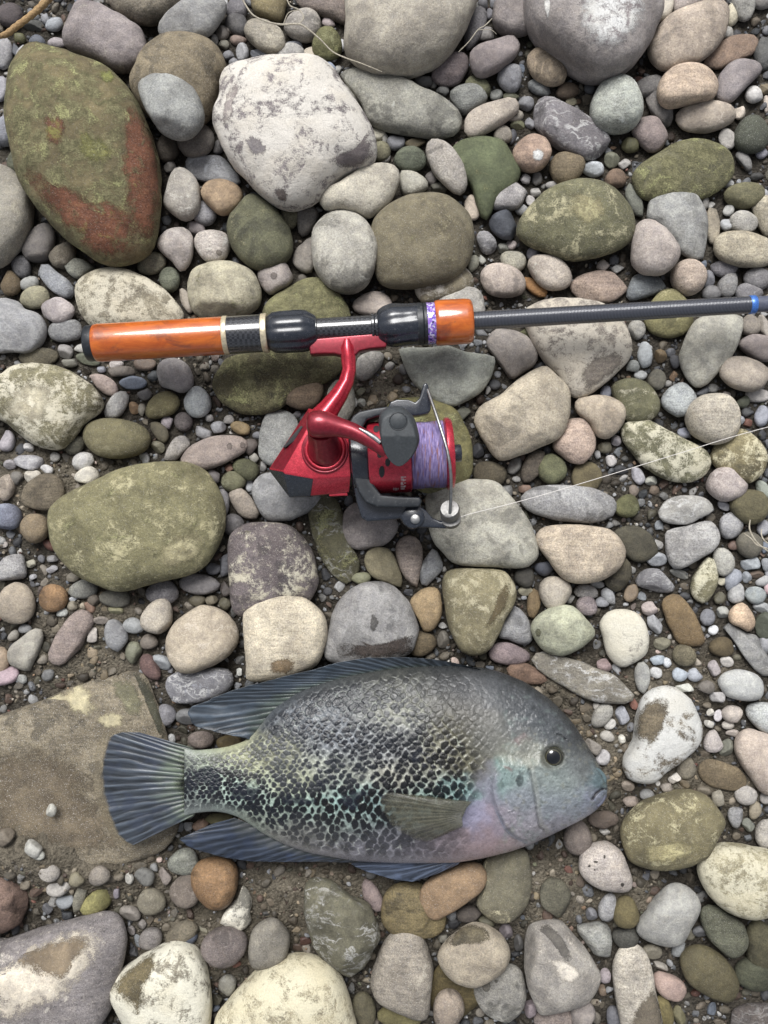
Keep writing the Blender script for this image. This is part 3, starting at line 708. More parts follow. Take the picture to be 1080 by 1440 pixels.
|6f5c3c||750 849 9 23 5
|8a836a||739 831 10 7 0
|4c4e58||766 797 14 12 0
|666056||623 900 9 14 0
grey stone streaked with white behind the fish head|7d796f|v.7 c.2:c2bcae h.45|745 925 765 915 800 925 840 940 870 950 893 965 890 985 870 990 830 985 790 965 760 945
reddish brown rock touching the fish back|7a6252|f3 r.06|740 948 30 14 15
dark olive slab of stone|504d40|w.15 h.45|862 752 870 742 890 739 910 748 922 765 925 778 908 790 890 788 875 775
|58523f|w.15|850 815 865 800 880 785 888 797 885 815 870 832 855 828
large grey block streaked with fine white lines|9a9a9a|v.5 s.3 f2 h.7|935 755 940 745 970 738 997 732 1008 742 1012 757 1000 775 980 785 958 799 945 797 938 780
|95969a|f2 s.2|1012 745 1015 728 1030 720 1042 725 1045 738 1035 755 1020 758
smooth grey oval pebble|a2a29c||1017 790 15 21 -5
dark grey knobbly stone with white specks|7f7f84|v.5 f3|893 815 903 802 920 799 938 805 948 818 946 832 930 835 908 828 897 825
|8d9095||923 786 14 10 0
|8d8c84||956 807 16 5 20
olive pebble with a frosted white face|7d795c|c.5:c4bfa6|971 830 977 808 988 790 1000 783 1008 800 1008 820 1000 840 990 849 977 843
|a0a6aa||1055 792 15 12 20
|8a8e98||1031 815 10 17 25
|a4a6a8||1036 834 12 16 15
|98a2a6||1062 837 15 13 0
|8f949a||1050 812 7 9 -20
|a09f9e||1073 816 11 7 -15
|6c5a4a||1064 808 10 5 0
|b8989a||1079 826 6 9 0
|9a9c9c||1072 855 15 7 15
|4b4f40|m.2|1076 880 13 18 0
|8b8e92||1077 794 8 10 0
|8e8e94|v.3|1073 742 8 12 0
|6a665a||1054 766 18 20 -30
|70584c||1031 768 8 7 0
pinkish tan pear shaped pebble|c0a78c|u8|1025 865 1030 855 1043 847 1053 855 1060 870 1062 885 1055 890 1040 882 1028 876
long grey slate with white scratches|8b8c8c|v.5 f4 h.6|1008 880 1012 872 1030 877 1050 890 1065 895 1072 910 1085 930 1090 955 1070 950 1055 935 1040 912 1025 895
brown oblong cobble|7b6747|s.3 m.1 h.6|930 850 937 838 952 835 967 848 980 870 990 895 988 908 970 910 955 905 945 890 937 870
|6d664e||962 922 17 16 0
|615438||1015 910 18 14 5
white chalky oval cobble|9b968c|c.86:c9c5b6 s.5 h.6 r.02|843 880 850 865 865 857 885 858 900 868 908 885 910 905 905 922 885 935 870 937 855 922 848 900
|a4958f||914 855 13 10 -10
|909194|v.5|921 876 9 17 -20
|736e58||931 905 13 9 -10
|8d8a88||824 832 18 10 5
|8f9092||856 838 8 14 -35
|8a8884||840 822 10 5 0
|93878a||825 852 16 14 20
|84858a||846 848 10 8 0
|79664e||888 834 9 13 25
|6d6e74|f3|995 868 11 12 0
|9a9a92||1016 862 10 9 -20
|c0c2c4||1003 886 7 7 0
|94a0aa||926 929 13 7 -10
|b4b8bc||938 931 7 8 -15
|9ca6b0||956 948 12 9 5
|9ca0a8||977 949 11 9 20
|b0b0ae||922 946 9 8 0
|9b9d9a|h.85|903 952 11 23 0
|958c8c||1005 939 9 13 5
|b6b0a8|f2|1022 930 9 8 0
|56523f||1012 841 8 9 0
|b0a98e||1015 817 6 7 0
|8c7674|f3|850 935 12 10 0
smooth pale grey stone near the right edge|a8abab|s.4|1009 958 1020 945 1040 942 1065 950 1073 965 1068 982 1045 986 1025 980 1015 970
|8c8c90||1077 905 9 14 0
huge flat sandy slab under the fish tail|7d7461|c.06:c8bf9c s.9 h.15 x.34 m.06 r.014 u-3|-150 1060 -60 1028 0 1008 45 990 95 966 150 951 190 943 208 955 222 990 234 1035 242 1090 252 1150 236 1190 180 1212 110 1217 40 1197 -20 1165 -150 1150
|7a7a82||234 1005 13 16 -15
|6a6a6a||262 1008 14 13 0
|80736c|u4|283 1040 20 12 0
|6b5a30|w.2|322 1044 18 9 -10
|a3a198|f3 v.3|47 1192 16 11 40
|a8a69a|u30|71 1140 8 10 25
|6d6252|f2 r.06|8 1178 14 14 0
|8c6e58|f2|283 1160 14 7 -25
|5e5a34|w.3|310 1152 22 9 0
large bluish white cobble with a brown mud patch|7d7361|c.74:c4c4c0 s.5 h.6 v.1|875 1077 880 1060 892 1042 895 1010 902 985 917 970 945 965 970 980 982 1002 989 1027 980 1050 960 1065 935 1082 917 1100 885 1097
smooth pinkish white cobble at the right edge|b5a79b|s.4 c.2:c8c0b8|1034 1055 1038 1035 1050 1025 1065 1027 1090 1040 1095 1080 1088 1115 1068 1112 1056 1095 1042 1075
pale bluish grey stone at the right edge|aeb3b4|s.4|1049 1003 1055 990 1075 988 1092 995 1092 1030 1078 1032 1062 1022
large olive cobble flecked with cream beside the fish mouth|746d4e|c.36:b8b18e m.22 s.5 h.66 r.018|871 1172 880 1150 902 1130 935 1117 965 1111 990 1117 1007 1135 1017 1155 1007 1177 995 1200 985 1208 960 1220 922 1224 892 1215 880 1202
muddy brown low stone|70634c|h.35 r.05|1015 1090 35 20 20
|93928c|s.3|846 1006 12 21 38
|aca8a0||857 1018 9 8 0
|90929a|f4|876 1005 10 15 10
|a09a90|f2|853 1036 11 7 20
|bab6a8|f2|875 1039 6 7 0
|a09c9c||848 1065 10 11 0
|7c746a||834 1049 12 14 -30
|a8a298||839 992 6 6 0
|8a7c6c|f2|883 1105 9 8 0
|85766a|f2|888 1128 13 8 -10
|7d7c7a||909 1118 10 8 0
|7a7362||965 1081 13 16 20
|c0b8ac|f3|948 1094 10 9 0
|8a8074|f3|938 1108 10 7 0
|b0a8a6|f2 s.4|1003 1043 13 17 20
|6a6a5c||1021 1052 9 15 20
|aaa098|f2|1030 1004 15 13 10
|9c9896|f3 v.4|1009 979 11 11 0
|6c655c||993 967 13 9 0
|b4b4a8|f2|962 967 14 7 20
|c2bcae||999 1002 6 6 0
|b4aeb0|f2|1010 1006 6 8 0
|b0aca2||997 1017 8 6 25
|a8a094||1023 1020 9 6 0
|9c9086||1030 1031 10 5 0
|a7a39e|f3 s.4|1049 1118 16 14 10
|87806f||1011 1122 10 13 -10
|94969a|v.7 f4|1035 1148 12 16 0
|8c8068||1060 1138 9 13 15
|6c6e62||1053 1159 9 11 0
|8c8680||1078 1121 9 9 0
|70655f|s.3|812 1178 20 24 0
|5d5148|f3 r.08|848 1152 22 12 0
pale pinkish blunt stone pitted with dark specks|aaa29c|s.4 u4|815 1222 818 1200 835 1188 855 1185 872 1195 882 1215 888 1235 885 1250 865 1253 840 1248 822 1237
|b0aca4|s.3|1076 1172 13 22 15
large cream speckled cobble by the lower right edge|9f9878|c.62:c2bca4 s.6 h.66 u8 r.018|981 1225 988 1203 1005 1191 1030 1187 1062 1192 1095 1205 1100 1275 1080 1288 1058 1291 1032 1285 1008 1270 990 1250
muddy red brown rock at the left edge|735e54|c.2:7b705e f2 r.06|-20 1235 0 1230 22 1240 38 1258 40 1275 25 1300 0 1312 -20 1310
huge purple boulder with a white crust and a tan patch|7c7778|c.22:c0bab0 s.5 h.52 r.02|-25 1335 0 1326 40 1312 84 1299 126 1287 155 1284 171 1296 178 1322 174 1358 165 1395 156 1425 130 1450 60 1470 -25 1465
big chalky white cobble with an olive brown corner|837d6c|c.74:d2cebc s.6 h.58|154 1397 160 1376 185 1355 215 1335 247 1322 268 1329 282 1345 292 1375 297 1410 294 1445 270 1465 200 1465 175 1440
|97928c|f2 s.3|70 1228 15 12 0
|9a948c|f2|83 1249 16 11 -15
|7c8084||92 1267 12 11 -40
|34363a|f4 w.4|94 1286 10 8 0
slim grey upright pebble|7b796c|h.9|113 1261 8 28 18
olive yellow pebble|87834c|m.1 f1|113 1280 120 1265 135 1252 150 1248 158 1255 156 1270 145 1280 122 1287
|867e74|s.3|140 1232 16 13 -20
|666560||203 1233 14 12 0
|77715f|s.3|213 1268 20 19 0
|7d756c||183 1284 15 10 25
|75706e|w.2|212 1320 18 15 -40
|77706a||199 1300 7 7 0
|847c78||185 1308 5 7 -30
|7a727a||165 1254 5 11 5
|9c988e||182 1235 6 8 0
|7b7068||232 1231 9 14 0
|7a7e74|v.2|258 1212 22 18 0
|776c62||262 1252 22 24 0
|6c6452||255 1312 26 14 -25
|4c5260|f3|262 1318 18 9 -10
|9a9a90|f2|53 1203 10 6 0
|7a7258||108 1236 11 10 0
round glossy orange brown stone below the tail|82633f|w.45 s.3 h.75 r.012|303 1239 33 35 0
craggy white lump streaked with grey beside the orange stone|77756c|c.62:d0cbbc v.4 f5 r.09 h.8|308 1298 318 1280 335 1262 342 1246 352 1255 358 1268 352 1285 357 1300 342 1308 325 1302
purple brown oval stone|6b6260|s.4 w.2|315 1331 33 27 -12
grey oval stone with a thin pale line|77736a|s.3|349 1330 355 1308 370 1295 388 1292 402 1305 408 1322 402 1345 385 1360 360 1362 351 1350
craggy dark rock with white quartz streaks|62604f|v.55 f5 m.12 r.06 h.6|427 1275 432 1240 445 1232 468 1240 500 1262 520 1275 534 1315 522 1340 508 1362 488 1382 460 1360 440 1330 430 1300
|857472|s.3|524 1260 12 25 -28
big rounded cream yellow boulder at the bottom edge|a9a082|c.7:cac3a8 s.5 h.6 r.015|302 1435 320 1407 350 1375 382 1355 415 1347 445 1350 470 1365 487 1392 497 1425 500 1455 470 1490 380 1500 310 1475
|7d7c72|v.3 f2|320 1385 12 16 20
|55503a|w.2|512 1422 17 28 -10
olive brown wet stone below the fish belly|6b5f3e|w.35 s.2 h.5|535 1290 540 1260 560 1243 590 1243 620 1270 628 1300 610 1315 580 1318 550 1310
rusty tan oblong cobble with a pale green rim|8c7356|s.5 m.14 h.66 u14 r.02|589 1257 597 1242 622 1227 652 1215 675 1214 685 1230 680 1250 657 1267 630 1285 612 1294 600 1287 591 1272
olive grey stone with a cream patch|6d6956|c.26:beb696 s.4 m.15 h.52|670 1272 680 1245 678 1215 700 1198 738 1195 747 1225 747 1252 738 1278 718 1296 695 1296
dark mossy clod of rock|5e5c4e|m.3 f3 r.07 h.4|782 1262 22 30 -25
rough speckled upright grey cobble|8c857a|s.8 c.3:aca598 r.03|520 1380 530 1345 545 1318 567 1303 590 1310 603 1335 610 1360 606 1395 603 1425 590 1431 560 1420 530 1405
rounded tan cobble with a wet dark patch on top|9c9280|s.5 u14 h.68|616 1345 625 1328 645 1308 665 1299 690 1303 710 1320 717 1340 710 1362 690 1375 665 1384 640 1380 622 1362
flat light grey stone with two dark dots|93928c|s.3 h.5|665 1390 680 1375 705 1358 722 1357 735 1368 740 1395 736 1418 720 1433 705 1440 690 1432 675 1415
broad flat olive stone under two others|5b502e|w.2 h.25|640 1395 38 45 0
|8f8172|s.5 u10|630 1420 22 29 5
large grey pink block with white and dark stains|96928c|c.18:d0c8bc s.4 f2 h.6 r.02|736 1317 747 1302 772 1296 790 1297 807 1315 825 1337 837 1357 845 1372 835 1397 817 1412 765 1426 752 1412 740 1375 737 1340
|5a534e||660 1286 20 11 -5
|685f62||711 1311 10 13 0
|4c4a48||729 1327 6 14 0
|55513c||686 1297 14 9 0
|6c685c||622 1318 9 8 0
|6c6638|m.2|565 1428 36 15 0
|7d716c||780 1432 30 15 0
|807276||745 1418 9 14 0
|8c8d90||855 1276 13 21 20
|6d6d72||831 1286 9 10 0
|655b34|m.1|880 1283 19 22 0
|50504a|w.2|880 1318 20 15 0
rough grey three cornered stone|8a8c88|f4 s.5 v.2|810 1305 825 1300 850 1298 861 1308 860 1330 857 1350 848 1353 830 1335
large smooth grey cobble with a flat face|999a97|s.4 f2 h.66 r.02|895 1305 910 1282 927 1260 942 1245 957 1242 975 1252 984 1270 980 1287 970 1305 960 1325 940 1332 915 1325 900 1317
|7a7c7c|f2|955 1332 8 16 25
dark green grey stone tucked under a cream one|5a5c4c|s.4 m.12|985 1285 1000 1272 1025 1285 1045 1300 1052 1325 1045 1340 1028 1348 1010 1335 992 1315
smooth dark olive egg shaped cobble|554f36|s.2 w.3 h.68 r.015|956 1350 965 1335 982 1329 1005 1336 1027 1355 1039 1380 1035 1400 1020 1407 990 1395 965 1377
dark olive stone at the right edge|4f4c38||1070 1330 22 35 -10
|454836|m.2|1062 1370 30 22 15
|7f7f84||1064 1297 14 6 -10
|8f9090||1057 1312 6 8 0
long whitish tan stone with a wet brown end|aca69a|s.4 h.72 r.015|861 1362 867 1340 881 1327 897 1328 911 1343 919 1367 922 1392 932 1437 930 1460 880 1460 872 1437 865 1397
smooth rosy pebble|a68f86|f1|920 1385 922 1368 940 1370 958 1378 965 1392 958 1406 945 1407 928 1398
|6a6032||934 1422 12 24 -15
|66603e||956 1427 8 17 0
|716a58||917 1338 13 11 0
|8c857a||928 1359 13 5 20
|93878a||852 1372 10 11 0
|8c8480||818 1428 18 24 0
|73604c||848 1392 7 9 0
|5c5c62||862 1432 10 20 0
dark slate with a thin ridge at the lower right corner|5a5452|f3 h.5 v.2|1028 1440 1032 1420 1060 1412 1090 1415 1090 1450 1030 1455
|5a5a5c||985 1310 11 8 0
'''
# ------------------------------------------------------------------ ground level
MUD = [(120, 935, 90, 45), (60, 1180, 120, 60), (150, 1240, 120, 50), (430, 1270, 110, 60), (830, 1080, 60, 90), (790, 970, 70, 40), (780, 1260, 60, 60), (60, 690, 90, 60), (880, 1270, 50, 40), (1000, 1110, 90, 40), (960, 960, 90, 40), (140, 870, 90, 50), (560, 560, 70, 60), (480, 560, 40, 30), (300, 1320, 100, 60)]
def mudness(u, v):
    m = 0
    for (a, b, ra, rb) in MUD: m = np.maximum(m, np.exp(-(((u - a) / ra) ** 2 + ((v - b) / rb) ** 2) * .9))
    return m
def base_px(u, v):
    '''ground level in pixels: deep between the piled stones at the top, higher where mud has settled'''
    m = mudness(u, v); d = -16 - 12 * sstep(520, 420, v)
    mound = 30 * np.exp(-(((u - 40) / 95) ** 2 + ((v - 1205) / 42) ** 2)) + 12 * np.exp(-(((u - 150) / 70) ** 2 + ((v - 1225) / 26) ** 2))
    return d * (1 - m) + mound

# ------------------------------------------------------------------ read the rows
class St: pass
def desat(c, k, g):
    y = .2126 * c[0] + .7152 * c[1] + .0722 * c[2]
    return tuple((y + (x - y) * k) * g for x in c)
def read_rows():
    L = []
    for i, row in enumerate(r for r in STONE_ROWS.strip().split('\n') if r.strip()):
        ph, tone, tr, nums = row.split('|')
        s = St(); s.i = i; s.phrase = ph.strip(); s.tone = desat(lin(tone), .80 if ph.strip() else .70, 1.0); s.hex = tone
        s.c = s.m = s.v = s.s = s.w = 0.0; s.h = .72; s.u = 0.0; s.f = 0; s.r = .03; s.x = .72; s.tone2 = (.55, .52, .46)
        for t in tr.split():
            k, val = t[0], t[1:]
            if k == 'c' and ':' in val: val, hx = val.split(':'); s.tone2 = desat(lin(hx), .9, 1.04)
            setattr(s, k, float(val))
        n = [float(x) for x in nums.split()]
        if len(n) == 5:
            a, b, rot = n[2], n[3], math.radians(n[4]); r_ = random.Random(i * 13 + 5)
            e = r_.uniform(.92, 1.08); pts = []
            p3, a3 = r_.uniform(0, 6.28), r_.uniform(.02, .07)
            for k in range(14):
                t = k / 14 * 2 * math.pi; q = 1 + a3 * math.cos(3 * t + p3) + .03 * math.cos(2 * t + p3 * 2)
                x = a * q * math.copysign(abs(math.cos(t)) ** (e), math.cos(t)); y = b * q * math.copysign(abs(math.sin(t)) ** e, math.sin(t))
                pts.append((n[0] + x * math.cos(rot) - y * math.sin(rot), n[1] + x * math.sin(rot) + y * math.cos(rot)))
            s.poly = False
        else:
            pts = list(zip(n[0::2], n[1::2])); s.poly = True
        s.pts = pts
        if s.c == 0 and i % 3: s.c = random.Random(i * 17).uniform(.10, .34); s.tone2 = tuple(min(x * 1.38 + .02, .6) for x in s.tone)
        cc, s.Rf, s.area = closed_curve(pts, 0)
        s.u0, s.v0 = cc
        if s.f == 0 and s.area < 9000 and 'smooth' not in s.phrase and 'round' not in s.phrase: s.f = random.Random(i * 31).choice([0, 0, 1, 1])
        th = np.linspace(0, 2 * np.pi, 72); R = s.Rf(th); s.rmean = R.mean()
        s.diam = (R[:36] + R[36:]) ; s.minor = s.diam[:36].min() / 2; s.major = s.diam[:36].max() / 2
        k = int(np.argmax(s.diam[:36])); s.ang = th[k]
        s.cz = s.h * s.minor
        s.zm = float(base_px(np.array(s.u0), np.array(s.v0))) + s.cz * .74 + s.u
        # part of the outline inside the frame
        D = np.array(pts); ins = ((D[:, 0] > 0) & (D[:, 0] < 1080) & (D[:, 1] > 0) & (D[:, 1] < 1440)).mean()
        s.vis = s.area * max(ins, .15)
        L.append(s)
    return L
stones = read_rows()
order = sorted(stones, key=lambda s: -s.vis * (1.6 if s.phrase else 1))
single = set(s.i for s in order[:300])

def stone_geo(s):
    k = 1 - s.zm / HP
    Rf = lambda th: s.Rf(-np.asarray(th) % (2 * np.pi) - 0.0) * S * k * 1.0     # image v is down, world y is up
    return stone_mesh('s', Rf, s.rmean, s.cz * S, s.i * 7 + 3, s.r, s.f, s.x)

# ------------------------------------------------------------------ labels: how a stone looks and where it lies
LANDMARKS = [(120, 220, 130, 'the huge mossy red boulder'), (415, 185, 108, 'the huge white boulder'), (840, 35, 88, 'the dark purple boulder at top'),
 (578, 45, 80, 'the beige boulder at the top edge'), (968, 48, 55, 'the pinkish egg shaped boulder'), (597, 340, 70, 'the big round olive boulder'),
 (810, 310, 72, 'the lichen dusted olive boulder'), (957, 300, 45, 'the three cornered grey slab'), (866, 149, 37, 'the pale speckled ball stone'),
 (485, 353, 52, 'the smooth beige grey cobble'), (565, 145, 55, 'the long grey green cobble'), (240, 147, 46, 'the oval blue grey cobble'),
 (146, 52, 52, 'the purple grey cobble'), (805, 180, 45, 'the dark veined oblong stone'), (960, 238, 55, 'the low olive mossy boulder'), (685, 235, 45, 'the smooth moss green boulder'),
 (70, 570, 75, 'the white crusted olive cobble'), (195, 740, 105, 'the large moss green cobble'), (390, 540, 70, 'the dark mossy boulder'),
 (738, 580, 62, 'the beige block shaped cobble'), (680, 735, 65, 'the wedge cobble under the bail'), (937, 634, 52, 'the long frosted mossy cobble'),
 (1003, 590, 36, 'the round tan ringed cobble'), (1000, 495, 40, 'the tall grey green slab'), (820, 490, 60, 'the whitish stone under the rod'),
 (385, 800, 60, 'the purple black mottled cobble'), (403, 895, 58, 'the creamy cobble above the fish'), (525, 870, 58, 'the grey cobble above the fish'),
 (673, 857, 52, 'the olive tan cobble'), (818, 779, 55, 'the sandy beige cobble'), (791, 887, 40, 'the pale green oval cobble'), (877, 896, 36, 'the white chalky oval cobble'),
 (972, 765, 36, 'the white scratched grey block'), (960, 872, 34, 'the brown oblong cobble'), (1048, 915, 40, 'the long grey slate'), (935, 1035, 55, 'the bluish white cobble'),
 (943, 1170, 62, 'the olive cobble near the mouth'), (1066, 1070, 36, 'the pinkish white cobble'), (1045, 1238, 52, 'the large cream speckled cobble'),
 (85, 1370, 85, 'the white crusted purple boulder'), (228, 1392, 68, 'the chalky white cobble'), (400, 1420, 85, 'the cream yellow boulder'), (303, 1239, 34, 'the round orange brown stone'),
 (478, 1305, 55, 'the craggy quartz streaked rock'), (667, 1341, 46, 'the tan wet patched cobble'), (790, 1362, 55, 'the grey pink stained block'), (940, 1288, 45, 'the flat faced grey cobble'),
 (998, 1368, 42, 'the dark olive egg cobble'), (893, 1395, 38, 'the long whitish tan stone'), (286, 900, 48, 'the creamy cracked cobble'), (637, 1253, 46, 'the rusty tan oblong cobble'),
 (180, 415, 65, 'the mottled cobble behind the handle'), (165, 616, 42, 'the dark olive egg stone'), (100, 895, 36, 'the slanting purple brown stone'),
 (968, 165, 30, 'the smooth pinkish oval stone'), (100, 1080, 120, 'the huge sandy slab'), (565, 1365, 50, 'the rough speckled upright cobble'), (708, 1245, 45, 'the cream patched olive stone')]
def hsv(h):
    r, g, b = [int(h[i:i+2], 16) / 255 for i in (0, 2, 4)]
    mx, mn = max(r, g, b), min(r, g, b); d = mx - mn
    if d == 0: hh = 0
    elif mx == r: hh = 60 * (((g - b) / d) % 6)
    elif mx == g: hh = 60 * ((b - r) / d + 2)
    else: hh = 60 * ((r - g) / d + 4)
    return hh, d / mx if mx else 0, mx
def colour_word(s):
    h, sa, v = hsv(s.hex)
    if s.v > .6: return 'white veined grey'
    if s.m > .15 and v < .6: return 'mossy olive'
    if sa < .055: w = 'grey'
    elif 190 <= h < 260: w = 'blue grey'
    elif h >= 260: w = 'purple grey'
    elif h < 20: w = ('pinkish grey' if v > .58 else 'reddish brown') if sa < .25 else 'reddish brown'
    elif h < 48:
        if sa > .42: w = 'orange brown' if h < 38 and v > .5 else 'brown'
        elif sa > .2: w = 'tan' if v > .6 else 'brown'
        elif sa > .1: w = 'beige' if v > .62 else 'brown grey'
        else: w = 'grey'
    elif h < 80: w = 'olive' if sa > .18 else ('beige' if v > .62 else 'grey')
    else: w = 'green grey'
    pre = ''
    if w in ('grey', 'blue grey', 'purple grey', 'brown', 'olive', 'green grey', 'brown grey'):
        pre = 'pale ' if v > .64 else ('dark ' if v < .43 else '')
    elif v > .72: pre = 'whitish '
    return (pre + w).replace('whitish grey', 'white')
def shape_word(s):
    q = s.major / s.minor
    if s.f >= 3: return 'angular'
    return 'round' if q < 1.22 else 'oval' if q < 1.65 else 'elongated'
def size_word(s):
    return 'tiny' if s.area < 320 else 'small' if s.area < 900 else 'medium'
DIRS = ['right of', 'lower right of', 'below', 'lower left of', 'left of', 'upper left of', 'above', 'upper right of']
DIRT = {'right of': 'just right of', 'left of': 'just left of', 'below': 'just below', 'above': 'just above', 'lower right of': 'at the lower right of',
        'lower left of': 'at the lower left of', 'upper left of': 'at the upper left of', 'upper right of': 'at the upper right of'}
def relations(s):
    out = []
    for (u, v, r, nm) in LANDMARKS:
        d = math.hypot(s.u0 - u, s.v0 - v)
        if d < 22 or d - r - s.rmean > 120: continue
        k = int(round(math.degrees(math.atan2(s.v0 - v, s.u0 - u)) / 45)) % 8
        out.append((max(d - r - s.rmean, 0), DIRS[k], nm))
    out.sort(); return out
def make_labels():
    for s in stones:
        s.look = s.phrase if s.phrase else f'{size_word(s)} {colour_word(s)} {shape_word(s)} pebble'
        s.rel = relations(s)
        s.lookset = (colour_word(s), shape_word(s))
    used = set()
    for s in stones:
        if s.i not in single: continue
        words = len(s.look.split())
        located = any(w in s.look for w in (' edge', 'rod', 'reel', 'fish', 'under', 'below', 'above', 'beside', 'lying', 'behind', 'tail', 'wedged', 'tucked', 'corner'))
        if s.phrase and (located or words >= 8): s.label = s.look; used.add(s.label); continue
        best = None
        for rank, (g, d, nm) in enumerate(s.rel[:9]):
            cand = f'{s.look} {DIRT[d]} {nm}'
            if len(cand.split()) > 16: continue
            clash = sum(1 for o in stones if o is not s and not o.phrase and not s.phrase and o.lookset == s.lookset and size_word(o) == size_word(s) and any(x[1] == d and x[2] == nm and x[0] < g + 45 for x in o.rel))
            sc = clash * 40 + g + rank * 4 + (1e6 if cand in used else 0)
            if best is None or sc < best[0]: best = (sc, cand)
        s.label = best[1] if best else s.look
        used.add(s.label)
make_labels()

# ------------------------------------------------------------------ ground
def ground_z(x, y):
    """height in metres of the ground at world x, y (arrays)"""
    u = x / S + 540; v = 720 - y / S
    P = np.stack([u, v, np.zeros_like(u)], -1).reshape(-1, 3)
    m = mudness(u, v)
    n = fbm(P / 60, 3, 4).reshape(u.shape); n2 = fbm(P / 11, 9, 3).reshape(u.shape)
    far = sstep(.5, 1.2, np.maximum(np.abs(x), np.abs(y)))
    return S * (base_px(u, v) + (n * 3.2 + n2 * (2.2 + 4.6 * m)) * (1 - far))
def ground_material():
    t = NT('damp_silt'); P = t.vmath('SCALE', t.coord('Object'), 100.0)
    n1 = t.noise(P, .5, 5, .6); n2 = t.noise(P, 5, 5, .65); n3 = t.noise(P, 28, 3, .6)
    c = t.mix(t.rng(n1, .35, .68), (.120, .104, .078), (.215, .188, .143))
    c = t.mix(t.attr('mud', 'GEOMETRY', 'Fac'), t.mix(1, c, (.42, .42, .44), 'MULTIPLY'), c)  # grit outside the mud is darker, with gap shade put into its colour
    c = t.mix(t.rng(n2, .42, .66), c, t.mix(1, c, (.55, .54, .53), 'MULTIPLY'))
    c = t.mix(1, c, t.vmath('SCALE', (1, 1, 1), t.rng(n3, .25, .75, .6, 1.45, False)), 'MULTIPLY')
    h = t.math('ADD', t.math('MULTIPLY', n2, .7), t.math('ADD', t.math('MULTIPLY', n3, .35), t.math('MULTIPLY', t.voro(P, 6.5), -.55)))
    r = t.rng(n1, .3, .7, .42, .8)
    return t.finish(c, r, t.bump(h, 1.0, .0030), spec=.3)
def axis(a, n, far):
    core = np.linspace(-a, a, n); st = core[1] - core[0]; out = []; x = a
    while x < far: st *= 1.35; x += st; out.append(x)
    return np.concatenate([-np.array(out[::-1]), core, out])
gx, gy = axis(.26, 430, 6), axis(.34, 560, 6)
GX, GY = np.meshgrid(gx, gy)
GZ = ground_z(GX, GY)
n_ = GX.shape[1]; ids = np.arange(GX.size).reshape(GX.shape)
Qg = np.stack([ids[:-1, :-1].ravel(), ids[:-1, 1:].ravel(), ids[1:, 1:].ravel(), ids[1:, :-1].ravel()], 1)
ground = np_mesh('ground', np.stack([GX.ravel(), GY.ravel(), GZ.ravel()], 1), Qg, ground_material())
_m = ground.data.attributes.new('mud', 'FLOAT', 'POINT'); _m.data.foreach_set('value', np.clip(mudness(GX.ravel() / S + 540, 720 - GY.ravel() / S) * 1.5 - .1, 0, 1).astype(np.float32))
tag(ground, 'damp brown silt and grit of the river bank under the stones', kind='structure')

# ------------------------------------------------------------------ single stones
GROUPS = {True: 'cobbles of the river bank', False: 'pebbles between the cobbles'}
tiny = []
for s in stones:
    if s.i not in single: tiny.append(s); continue
    A, Q, T1, T2 = stone_geo(s)
    big = s.area > 2600
    nm = 'boulder' if s.area > 17000 else 'cobble' if big else 'pebble'
    if 'slab' in s.phrase or 'slate' in s.phrase: nm = 'stone_slab'
    o = build_mixed(nm, A, Q, np.vstack([T1, T2]), STONE)
    o.location = W(s.u0, s.v0, s.zm)
    o['tone'] = [float(x) for x in s.tone]; o['tone2'] = [float(x) for x in s.tone2]
    o['traits'] = [float(s.c), float(s.m), float(s.v)]; o['traits2'] = [float(s.s), float(s.w), (s.i * 0.6180339) % 1.0]
    tag(o, s.label, 'boulder' if nm == 'boulder' else 'pebble' if nm == 'pebble' else 'stone', GROUPS[big])
    s.obj = o

# ------------------------------------------------------------------ gravel: what nobody could count
def gravel_material():
    t = NT('loose_gravel'); P = t.vmath('SCALE', t.coord('Object'), 100.0)
    c = t.attr('Col', 'GEOMETRY')
    n2 = t.noise(P, 6, 4, .6); n3 = t.noise(P, 28, 3, .6)
    c = t.mix(1, c, t.vmath('SCALE', (1, 1, 1), t.rng(n2, .25, .75, .70, 1.3, False)), 'MULTIPLY')
    c = t.mix(1, c, t.vmath('SCALE', (1, 1, 1), t.rng(n3, .25, .75, .72, 1.28, False)), 'MULTIPLY')
    return t.finish(c, t.rng(n2, .3, .7, .42, .8), t.bump(t.math('ADD', n2, t.math('MULTIPLY', n3, .4)), .5, .0009), spec=.35)
GU0, GV0, GU1, GV1 = -800, -800, 1880, 2240
occ = np.zeros((GV1 - GV0, GU1 - GU0), bool)
for s in stones:
    R = s.major * 1.15 + 3
    u0, u1 = int(max(s.u0 - R - GU0, 0)), int(min(s.u0 + R - GU0, occ.shape[1])); v0, v1 = int(max(s.v0 - R - GV0, 0)), int(min(s.v0 + R - GV0, occ.shape[0]))
    if u1 <= u0 or v1 <= v0: continue
    uu, vv = np.meshgrid(np.arange(u0, u1) + GU0 - s.u0, np.arange(v0, v1) + GV0 - s.v0)
    inside = np.hypot(uu, vv) < s.Rf(np.arctan2(vv, uu)) * .97
    occ[v0:v1, u0:u1] |= inside
covered = occ.copy()
